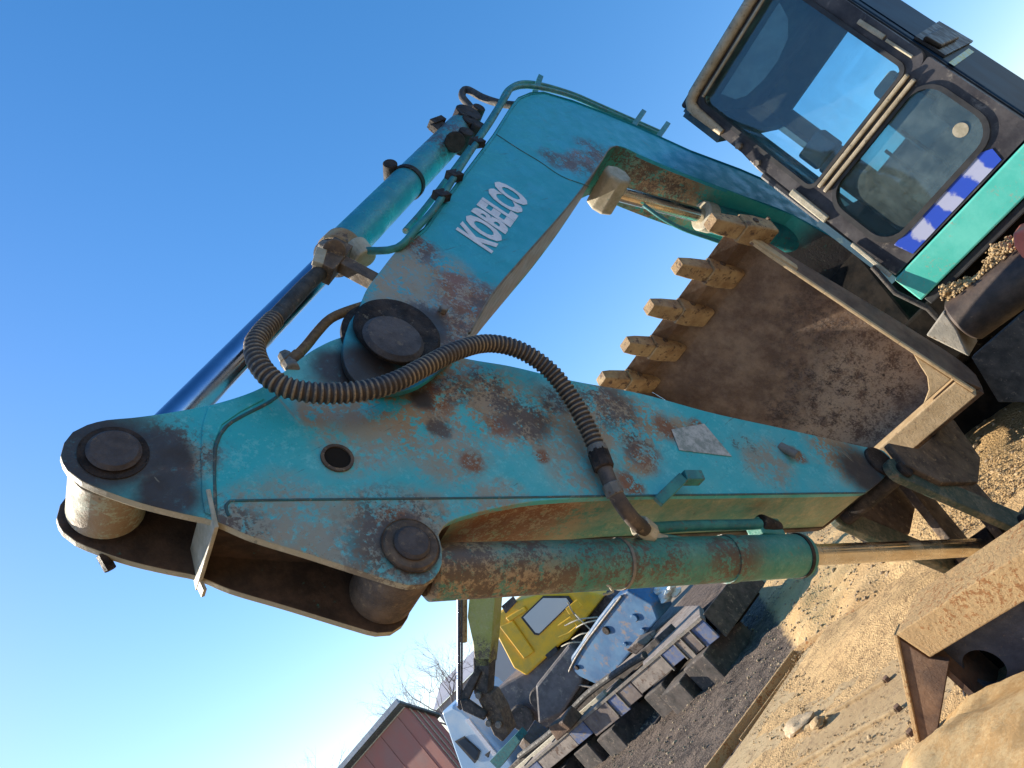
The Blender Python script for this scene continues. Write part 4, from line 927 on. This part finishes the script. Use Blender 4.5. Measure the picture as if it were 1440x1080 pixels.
q = [X(*p, -5.15) for p in ((1366, 503), (1470, 412), (1470, 566), (1404, 566))]
o = link('dark_plate', MB().prism(q, (-.06, 0, 0)), grimy('black weathered plate', (.03, .028, .026), (.075, .068, .06), (.16, .13, .1), 12, .7, .5), base=q[0], bevel=.006)
tag(o, 'black weathered steel plate standing behind the bucket corner', 'steel plate')

# --- grey machine carrier with blue toolboxes
TR = empty('flat_carrier', (-9, -7, 0), 'grey dusty flat carrier with faded blue side panels and dark block wheels', 'trailer')
tz = .70; e0_ = Z(985, 866, tz); xf = e0_.x; ye = e0_.y
M['greydeck'] = grimy('dusty grey deck', (.17, .14, .12), (.28, .23, .19), (.11, .065, .045), 4, .85, .5, c_lo=.52, c_hi=.6)
M['bluep'] = grimy('faded blue panel', (.04, .08, .21), (.10, .13, .22), (.17, .14, .13), 5, .6, .3, c_lo=.48, c_hi=.6)
M['block'] = grimy('dark wheel block', (.035, .03, .026), (.09, .07, .06), (.2, .15, .11), 6, .85, .4)
def yb(px, py): return X(px, py, xf).y
ya, yb1, yb2, yc_ = ye, yb(908, 940), yb(848, 1000), yb(700, 1130)
rA, rB = Z(983, 851, tz), Z(942, 853, tz)
link('deck', MB().prism([Vector((xf, yb1, tz)), Vector((xf, ya, tz)), rA, rB, Vector((rB.x, yb1-4, tz))], (0, 0, -.10)), M['greydeck'], TR, bevel=.01)
link('deck', MB().prism([Vector((xf, yb2, tz)), Vector((xf-.9, yb2, tz)), Vector((xf-.9, yb1-.001, tz)), Vector((xf-3.6, yb1-4.01, tz)), Vector((xf-3.6, yb2-9, tz)), Vector((xf, yb2-9, tz))], (0, 0, -.10)), M['greydeck'], TR, bevel=.01)
for k in range(5):
    yy = yb2-.5-k*1.1; link('deck_seam', MB().box((xf-.9, yy, tz-.05), (xf-.01, yy+.05, tz+.02)), M['steel'], TR, bevel=.004)
link('deck_beam', MB().box((xf-.30, yb2-7, tz-.05), (xf-.24, yb2, tz+.06)), M['edge'], TR, bevel=.006)
link('deck_beam', MB().box((xf-.75, yb2-7, tz-.05), (xf-.67, yb2+1.6, tz+.09)), M['block'], TR, bevel=.006)
link('inner_beam', MB().box((xf-1.3, yb2-7, .25), (xf-.6, ya-.1, tz-.101)), M['void'], TR)
y = ya-.02; k_ = 0; rng = random.Random(4)
link('side_sill', MB().box((xf+.001, yb2-8, tz-.045), (xf+.03, ya, tz-.004)), M['steel'], TR)
M['greydeck2'] = grimy('dirty brown panel', (.10, .07, .06), (.17, .13, .11), (.06, .09, .16), 5, .7, .4)
for ln, mt in ((.30, 'bluep'), (.22, 'greydeck2'), (.16, 'greydeck'), (.34, 'bluep'), (.85, 'greydeck'), (.40, 'greydeck2'), (.30, 'bluep'), (.75, 'greydeck2'), (.5, 'bluep'), (1.2, 'greydeck'), (.6, 'bluep'), (1.5, 'greydeck')):
    ln2 = y-ln
    link('side_panel', MB().box((xf-.02, ln2+.02, tz-.30+rng.uniform(-.07, .04)), (xf+rng.uniform(.004, .02), y, tz-.046)), M[mt], TR, bevel=.008)
    if ln < .5: link('side_post', MB().box((xf-.02, ln2, tz-.31), (xf+.03, ln2+.018, tz-.046)), M['steel'], TR)
    y = ln2
for i, yy in enumerate([ya-.45, ya-1.0, ya-1.6, ya-2.35, ya-3.0, ya-3.9, ya-4.8]):
    if i in (9,): wl = link('wheel', MB().cyl((xf-.5, yy, .22), (xf+.02, yy, .22), .27, 28, .05), M['block'], TR, smooth=35); link('hub', MB().cyl((xf+.02, yy, .22), (xf+.05, yy, .22), .10, 16), M['rustdark'], wl, smooth=35)
    else: link('support_block', MB().box((xf-.75, yy-.26, -.05), (xf+(.22, .34, .05, 0, .12, -.02, .1)[i], yy+.22, (.36, .30, .37, 0, .33, .36, .3)[i])), M['block'], TR, bevel=.02)
link('end_plate', MB().box((xf-1.4, ya-.001, .30), (xf-.05, ya+.03, tz-.01)), M['block'], TR, bevel=.01)
mb = MB(); mb.tube(spline([(xf-.35, yb1-.2, tz+.05), (xf-.40, yb1-.8, tz+.10), (xf-.45, yb2-.6, tz+.16), (xf-.35, yb2-1.8, tz+.10), (xf-.4, yb2-3.2, tz+.14)], .1), .055, 10)
o = link('pipe', mb, M['rubber'], base=(xf-.4, yb1-.2, tz)); tag(o, 'thick dark bent pipe lying along the grey carrier deck', 'pipe')

rng = random.Random(31)
for k, (px, py, sx, sy, sz, lab) in enumerate(((800, 1022, .35, .5, .22, 'rusty scrap block on the carrier deck beside the bent pipe'), (905, 905, .4, .35, .16, 'dusty grey scrap block on the carrier deck next to the blue casing'), (752, 1050, .5, .4, .30, 'tall brown scrap block on the carrier deck nearest the light truck'))):
    c = Z(px, py, tz+.05); mb = MB(); mb.box((c.x-sx, c.y-sy, tz), (c.x, c.y, tz+sz))
    for q_ in range(3): mb.v[-1-q_] += Vector((rng.gauss(0, .05), rng.gauss(0, .05), rng.gauss(0, .04)))
    o = link('scrap_block', mb, M[('rustdark', 'greydeck', 'greydeck2')[k]], base=c, bevel=.02); tag(o, lab, 'scrap metal', 'scrap blocks on the carrier')
# --- blue machine casing on the carrier
BM_ = empty('blue_machine_casing', (xf-1.2, ye-1, tz), 'scuffed blue machine casing with round ports standing on the grey carrier', 'machine')
bx = xf-2.1
pts = [X(*p, bx) for p in ((862, 842), (882, 830), (918, 850), (926, 872), (908, 892), (884, 922), (852, 962), (836, 962), (806, 948), (802, 925), (818, 902), (840, 870))]
M['bluem'] = grimy('blue machine paint', (.02, .10, .23), (.05, .16, .30), (.20, .15, .13), 2.2, .55, .3, c_lo=.53, c_hi=.64)
cs = link('casing', MB().prism(pts, (-.55, 0, 0)), M['bluem'], BM_, bevel=.04, seg=3)
for p, r in (((853, 886), .10), ((893, 868), .09), ((905, 885), .05), ((880, 905), .05), ((812, 938), .06)):
    c = X(*p, bx); link('round_port', MB().cyl(c, c+Vector((.04, 0, 0)), r*.8, 20, .01), M['grease'] if p[0] in (853, 812) else M['bluem'], cs, smooth=35)
mb = MB(); P_ = [X(*p, bx+.02) for p in ((874, 838), (846, 874), (822, 906), (806, 932), (800, 950), (812, 962), (846, 968))]
mb.tube(spline(P_, .05), .022, 8); link('edge_pipe', mb, M['steel'], cs, smooth=50)
# pale tangle of bags and wire behind it
rng = random.Random(12); c = X(938, 836, bx-.3)
mb = MB()
for i in range(9): mb.rock(c+Vector((rng.gauss(0, .1), rng.gauss(0, .16), rng.gauss(0, .08))), rng.uniform(.08, .15), rng.random()*40, .6, 1)
o = link('plastic_sack', mb, grimy('white plastic', (.6, .62, .58), (.75, .76, .72), (.3, .4, .35), 8, .5, .3), base=c, smooth=25); tag(o, 'crumpled white plastic sacks heaped behind the blue machine casing', kind='stuff')
mb = MB()
for i in range(7):
    p = X(*rng.choice(((820, 870), (830, 890), (800, 905), (815, 850))), bx-.2)+Vector((0, rng.gauss(0, .1), rng.gauss(0, .08))); d = Vector((rng.gauss(0, .15), rng.gauss(0, .35), rng.gauss(0, .25)))
    mb.tube(spline([p-d, p+Vector((.05, .05, .05)), p+d], .05), .014, 6)
tag(link('wire_tangle', mb, M['edge']), 'tangle of pale wires beside the blue machine casing', kind='stuff')
q = [X(*p, bx-.8) for p in ((850, 835), (822, 850), (806, 880), (796, 905), (806, 925), (840, 920), (900, 850))]
o = link('scrap_engine', MB().prism(q, (-.6, 0, 0)), grimy('dark scrap', (.05, .038, .04), (.12, .09, .09), (.3, .26, .24), 9, .8, .8), base=q[0], bevel=.03); tag(o, 'dark brown scrap engine block behind the blue casing', 'engine')

# --- yellow excavator
YX = empty('yellow_excavator', (-11, -12, 0), 'yellow excavator behind the carrier with lowered dirty arm', 'excavator')
n = N('yellow paint'); n.bump(n.noise(9, 6), .2, .02)
M['yellow'] = n.done(n.mix(n.ramp(n.noise(2.5, 7, .7), .4, .7), (.92, .50, .010), (.66, .40, .04)), .5)
yd = 15.5; nrm = Vector((1, .35, 0)).normalized(); y0p = D(745, 900, yd)
YP = lambda px, py, o=0: PL(px, py, y0p+nrm*o, nrm)
body = [(700, 862), (723, 846), (752, 838), (812, 830), (850, 838), (800, 900), (790, 905), (776, 918), (740, 951), (722, 940), (693, 884)]
yb_ = link('cab_body', MB().prism([YP(*p) for p in body], -nrm*1.6), M['yellow'], YX, bevel=.04)
for name, pl_, mt, o in (('window', ((733, 868), (764, 838), (800, 838), (806, 846), (758, 893), (752, 892)), 'pane', .01),):
    wd = link(name, MB().prism([YP(*p, o) for p in pl_], nrm*.02), M['seal'], YX)
    c = sum((YP(*p, o) for p in pl_), Vector())/len(pl_); n2 = N('hazy pane'); pm = n2.done(n2.mix(n2.noise(.8, 4), (.42, .44, .46), (.60, .60, .60)), .08)
    link('pane', MB().prism([c+(YP(*p, o)-c)*.90+nrm*.021 for p in pl_], nrm*.004), pm, wd)
for pl_ in (((703, 880), (722, 872), (752, 916), (738, 926)), ((712, 868), (738, 852), (742, 858), (717, 874))):
    link('body_panel', MB().prism([YP(*p, .003) for p in pl_], nrm*.04), M['yellow'], YX, bevel=.02)
link('lamp_box', MB().prism([YP(*p, .02) for p in ((768, 920), (782, 908), (786, 914), (773, 926))], nrm*.05), M['seal'], YX)
link('roof_grille', MB().prism([YP(*p, .004) for p in ((706, 852), (722, 838), (727, 846), (712, 862))], nrm*.03), M['block'], YX)
link('rail', MB().tube([YP(*p, .3) for p in ((785, 880), (802, 868), (812, 880), (800, 890), (786, 896))], .02, 6), M['yellow'], YX)
link('mirror', MB().prism([YP(*p, .3) for p in ((796, 855), (812, 842), (819, 852), (802, 864))], nrm*.04), M['yellow'], YX, bevel=.01)
gm = grimy('grey undercarriage', (.10, .09, .09), (.17, .15, .15), (.28, .24, .2), 3, .8, .4)
a_, b_ = YP(700, 975), YP(800, 905); 
link('undercarriage', MB().prism([YP(*p, -.1) for p in ((698, 968), (732, 948), (776, 920), (800, 902), (830, 960), (790, 1010), (740, 1045), (715, 1000))], -nrm*1.8), gm, YX, bevel=.05)
for k in range(3):
    p = YP(735+k*28, 1010-k*26, .05); link('track_wheel', MB().cyl(p-nrm*.05, p+nrm*.06, .28, 24, .03), M['block'], YX, smooth=35)
link('counterweight', MB().prism([YP(*p, .2) for p in ((752, 965), (800, 905), (822, 925), (818, 962), (790, 1005), (756, 1020))], -nrm*1.2), gm, YX, bevel=.06)
# its boom end, stick and linkage
ad = 12.5; a0p = D(672, 900, ad)
AP = lambda px, py, o=0: PL(px, py, a0p+nrm*o, nrm)
def flat(name, pl_, th, mat, par=YX, o=0, bevel=.02): return link(name, MB().prism([AP(*p, o) for p in pl_], -nrm*th), mat, par, bevel=bevel)
M['yarm'] = paint('yellow arm paint', (.34, .32, .04), (.42, .38, .14), .6, soot=[(AP(680, 930), .45), (AP(675, 915), .3)], dustall=.2)
flat('stick', ((660, 835), (697, 835), (692, 900), (688, 938), (668, 938), (664, 900), (657, 868)), .28, M['yarm'])
flat('stick_end', ((665, 925), (689, 925), (686, 975), (676, 982), (666, 976)), .24, M['block'])
flat('idler_link', ((668, 940), (676, 946), (655, 992), (647, 1000), (641, 994), (650, 972)), .08, M['block'], o=.06)
flat('bucket_link', ((646, 985), (656, 984), (684, 1004), (680, 1014), (650, 1000)), .08, M['block'], o=.1)
flat('quick_coupler', ((667, 972), (690, 976), (704, 1000), (716, 1032), (706, 1044), (694, 1034), (680, 1002)), .30, M['dirty'])
for p in ((674, 977), (688, 1016), (702, 1018)):
    c = AP(*p, .02); link('pin', MB().cyl(c, c+nrm*.05, .055, 16), M['steel'], YX, smooth=35)
for dx in (0, 5):
    link('cylinder_rod', MB().tube([AP(645+dx, 830, .05), AP(645+dx*.8, 992, .05)], .018 if dx else .03, 10), M['rod' if not dx else 'block'], YX, smooth=50)
link('cylinder_barrel', MB().tube([AP(652, 800, .0), AP(652, 902, .0)], .06, 14), M['tooth'], YX, smooth=50)

# --- pale blue and white light truck
BT = empty('light_truck', (-9.5, -14.5, 0), 'pale blue and white light truck cab beside the red shed', 'truck')
td = 17; tn = Vector((1, .25, 0)).normalized(); t0 = D(650, 1040, td)
TP = lambda px, py, o=0: PL(px, py, t0+tn*o, tn)
n = N('pale blue paint'); M['pblue'] = n.done(n.mix(n.ramp(n.noise(1.5, 5), .4, .65), (.30, .48, .66), (.48, .58, .66)), .4)
link('cab', MB().prism([TP(*p) for p in ((620, 1002), (636, 993), (650, 1000), (690, 1038), (712, 1062), (735, 1100), (665, 1130), (640, 1060))], -tn*1.6), M['pblue'], BT, bevel=.06, seg=3)
wv_ = link('window', MB().prism([TP(*p, .01) for p in ((640, 1042), (653, 1035), (676, 1056), (672, 1068), (668, 1073))], tn*.02), M['seal'], BT)
link('pane', MB().prism([TP(*p, .031) for p in ((643, 1043), (653, 1038), (673, 1057), (668, 1069))], tn*.005), M['door'], wv_)
link('door_strip', MB().prism([TP(*p, .01) for p in ((655, 1012), (660, 1010), (700, 1060), (694, 1062))], tn*.03), M['white'], BT)
link('mirror', MB().prism([TP(*p, .2) for p in ((683, 1060), (690, 1055), (688, 1064))], tn*.05), M['seal'], BT)
o = link('grey_machine_frame', MB().prism([TP(*p, 1.5) for p in ((700, 1058), (735, 1022), (742, 1030), (712, 1070))], tn*.3), M['bracket'], base=TP(700, 1058, 1.5)); tag(o, 'teal-grey steel beam end beside the light truck', 'steel beam')

# --- brick-red shed with dark gutter
SH = empty('red_shed', (-11, -19, 0), 'brick-red clad shed with a dark green overhanging roof edge', 'building')
sdp = 22; cr = D(566, 990, sdp)                      # top of the corner
wd1 = (D(462, 1085, sdp+2.2)-cr); wd1.z = 0; wd1.normalize()
wd2 = Vector((0, 0, 1)).cross(wd1)*-1
W2 = D(606, 1000, sdp+1.0); wd2 = Vector((W2.x-cr.x, W2.y-cr.y, 0)); LG = wd2.length; wd2.normalize()
n = N('red cladding'); n.bump(n.noise(3, 5), .2, .02)
M['redclad'] = n.done(n.mix(n.ramp(n.noise(.8, 6, .65), .35, .65), (.36, .125, .095), (.30, .145, .12)), .7)
M['gutter'] = grimy('dark green fascia', (.03, .05, .055), (.05, .08, .09), (.16, .18, .2), 3, .5, .2)
c0_ = Vector((cr.x, cr.y, 0)); H = cr.z; LW = 14.; H2 = W2.z-.08
link('wall', MB().prism([c0_, c0_+wd1*LW, c0_+wd1*LW+Vector((0, 0, H)), c0_+Vector((0, 0, H))], wd2*.2), M['redclad'], SH)
link('wall', MB().prism([c0_+wd2*.21, c0_+wd2*LG, c0_+wd2*LG+Vector((0, 0, H2)), c0_+wd2*.21+Vector((0, 0, H))], wd1*.2), M['redclad'], SH)
fo = -wd2
for i in range(13):
    a = c0_+wd1*(.5+i*1.1)+fo*.0; link('cladding_rib', MB().prism([a, a+wd1*.03, a+wd1*.03+Vector((0, 0, H-.15)), a+Vector((0, 0, H-.15))], fo*.015), M['redclad'], SH)
for i in range(3):
    a = c0_+wd2*(.12+i*.25)*LG; hh = H+(H2-H)*(.12+i*.25)-.1; link('cladding_rib', MB().prism([a, a+wd2*.05, a+wd2*.05+Vector((0, 0, hh)), a+Vector((0, 0, hh))], -wd1*.03), M['edge'], SH)
a = c0_+Vector((0, 0, H-.12)); link('trim_board', MB().prism([a, a+wd1*LW, a+wd1*LW+Vector((0, 0, .1)), a+Vector((0, 0, .1))], fo*.05), M['edge'], SH)
a = c0_+Vector((0, 0, H+.01))-wd1*.12+fo*.22
link('roof', MB().prism([a, a+wd1*(LW+1), a+wd1*(LW+1)+Vector((0, 0, .20)), a+Vector((0, 0, .12))], wd2*(LG+.4)+Vector((0, 0, (H2-H)*(LG+.4)/LG))), M['gutter'], SH, bevel=.02)
link('gutter', MB().prism([a+fo*.01+Vector((0, 0, .04)), a+fo*.01+wd1*(LW+1)+Vector((0, 0, .04)), a+fo*.01+wd1*(LW+1)+Vector((0, 0, .18)), a+fo*.01+Vector((0, 0, .18))], fo*.12), grimy('zinc gutter', (.14, .18, .24), (.24, .28, .34), None, 3, .4, .2, .3), SH)


# --- far grey shed and pale wall
FS = empty('far_grey_shed', (-16, -30, 0), 'long pale grey warehouse far behind the yellow excavator arm', 'building')
fd = 46; p0 = D(612, 1000, fd); p1 = D(690, 930, fd)
dv = (p1-p0); dv.z = 0; Ld = dv.length; dv.normalize(); pn = Vector((0, 0, 1)).cross(dv); pn = pn if pn.dot(FW) > 0 else -pn
n = N('hazy grey wall'); fm = n.done(n.mix(n.noise(.3, 4), (.32, .32, .36), (.40, .39, .42)), .8)
n = N('hazy pale wall'); pm = n.done(n.mix(n.noise(.4, 5), (.52, .47, .42), (.62, .57, .52)), .8)
b0_ = Vector((p0.x, p0.y, 0))
link('wall', MB().prism([b0_, b0_+dv*30, b0_+dv*30+Vector((0, 0, p0.z)), b0_+Vector((0, 0, p0.z))], pn*8), fm, FS)
link('roof', MB().prism([b0_-pn*.5+Vector((0, 0, p0.z+.01)), b0_-pn*.5+dv*30+Vector((0, 0, p0.z+.01)), b0_+pn*4+dv*30+Vector((0, 0, p0.z+1.2)), b0_+pn*4+Vector((0, 0, p0.z+1.2))], pn*.2), fm, FS)
for k in range(9):
    a = b0_+dv*(2+k*3)-pn*.02; wn = link('window', MB().prism([a+Vector((0, 0, 1.6)), a+dv*1.2+Vector((0, 0, 1.6)), a+dv*1.2+Vector((0, 0, 2.5)), a+Vector((0, 0, 2.5))], -pn*.02), M['door'], FS)
PW = D(690, 960, 30); PT = D(700, 865, 30)
a = Vector((PW.x, PW.y, 0)); o = link('pale_wall', MB().prism([a, a+dv*6, a+dv*6+Vector((0, 0, PT.z-1)), a+Vector((0, 0, PT.z-.6))], pn*.3), pm, base=a); tag(o, 'pale beige wall between the yellow arm and yellow cab', 'wall')

# --- bare trees
M['bark'] = grimy('bare bark', (.16, .13, .12), (.24, .20, .19), None, 5, .9, .4)
def tree(px, py, d, h, seed, label):
    base = D(px, py, d); base.z = 0; rng = random.Random(seed); T = empty('bare_tree', base, label, 'tree', 'bare trees at the edge of the yard')
    mb = MB(); top = base+Vector((rng.gauss(0, .2), rng.gauss(0, .2), h*.45)); mb.tube([base, base.lerp(top, .5)+Vector((.1, 0, 0)), top], [h*.022, h*.017, h*.013], 8); link('trunk', mb, M['bark'], T, smooth=60)
    cr_ = MB()
    def br(p, dr, ln, r, lv):
        n_ = 3; pts = [p]; dd_ = dr.copy()
        for i in range(n_): dd_ = (dd_+Vector((rng.gauss(0, .18), rng.gauss(0, .18), rng.gauss(.06, .12)))).normalized(); pts.append(pts[-1]+dd_*ln/n_)
        cr_.tube(pts, [r*(1-.25*i) for i in range(n_+1)], 3 if lv > 1 else 5, False)
        if lv < 5:
            for k in range(3 if lv < 4 else 2):
                q = pts[rng.choice([1, 2, 3, 3])]; nd = (dd_+Vector((rng.gauss(0, .6), rng.gauss(0, .6), rng.gauss(.15, .4)))).normalized(); br(q, nd, ln*rng.uniform(.55, .8), r*.5, lv+1)
    for k in range(7): br(base.lerp(top, rng.uniform(.6, 1)), Vector((rng.gauss(0, .7), rng.gauss(0, .7), .9)).normalized(), h*.26, h*.008, 0)
    link('crown', cr_, M['bark'], T)
tree(640, 1010, 38, 7.2, 1, 'bare tree rising behind the bucket end of the yellow arm')
tree(610, 1040, 45, 7.6, 2, 'bare tree between the red shed roof and the yellow arm')
tree(470, 1180, 40, 7.2, 5, 'bare tree peeping over the red shed roof at its far end')
tree(560, 1130, 50, 6.4, 7, 'low bare tree behind the gutter of the red shed')
# distant ridge
mb = MB(); vs = []; rng = random.Random(2); nn = 90
for i in range(nn+1):
    an = R(-215)+R(170)*i/nn; r_ = 420; h_ = 9+9*mn.fractal(Vector((i*.12, 0, 0)), 1, 2, 4); vs += [(r_*math.cos(an), r_*math.sin(an), -1), ((r_+40)*math.cos(an), (r_+40)*math.sin(an), max(3, h_)), ((r_+90)*math.cos(an), (r_+90)*math.sin(an), -1)]
mb.add(vs, [(3*i+j, 3*i+3+j, 3*i+4+j, 3*i+1+j) for i in range(nn) for j in (0, 1)])
n = N('distant ridge'); tag(link('hills', mb, n.done(n.mix(n.noise(.05, 6), (.22, .21, .21), (.30, .28, .27)), .9)), kind='structure')
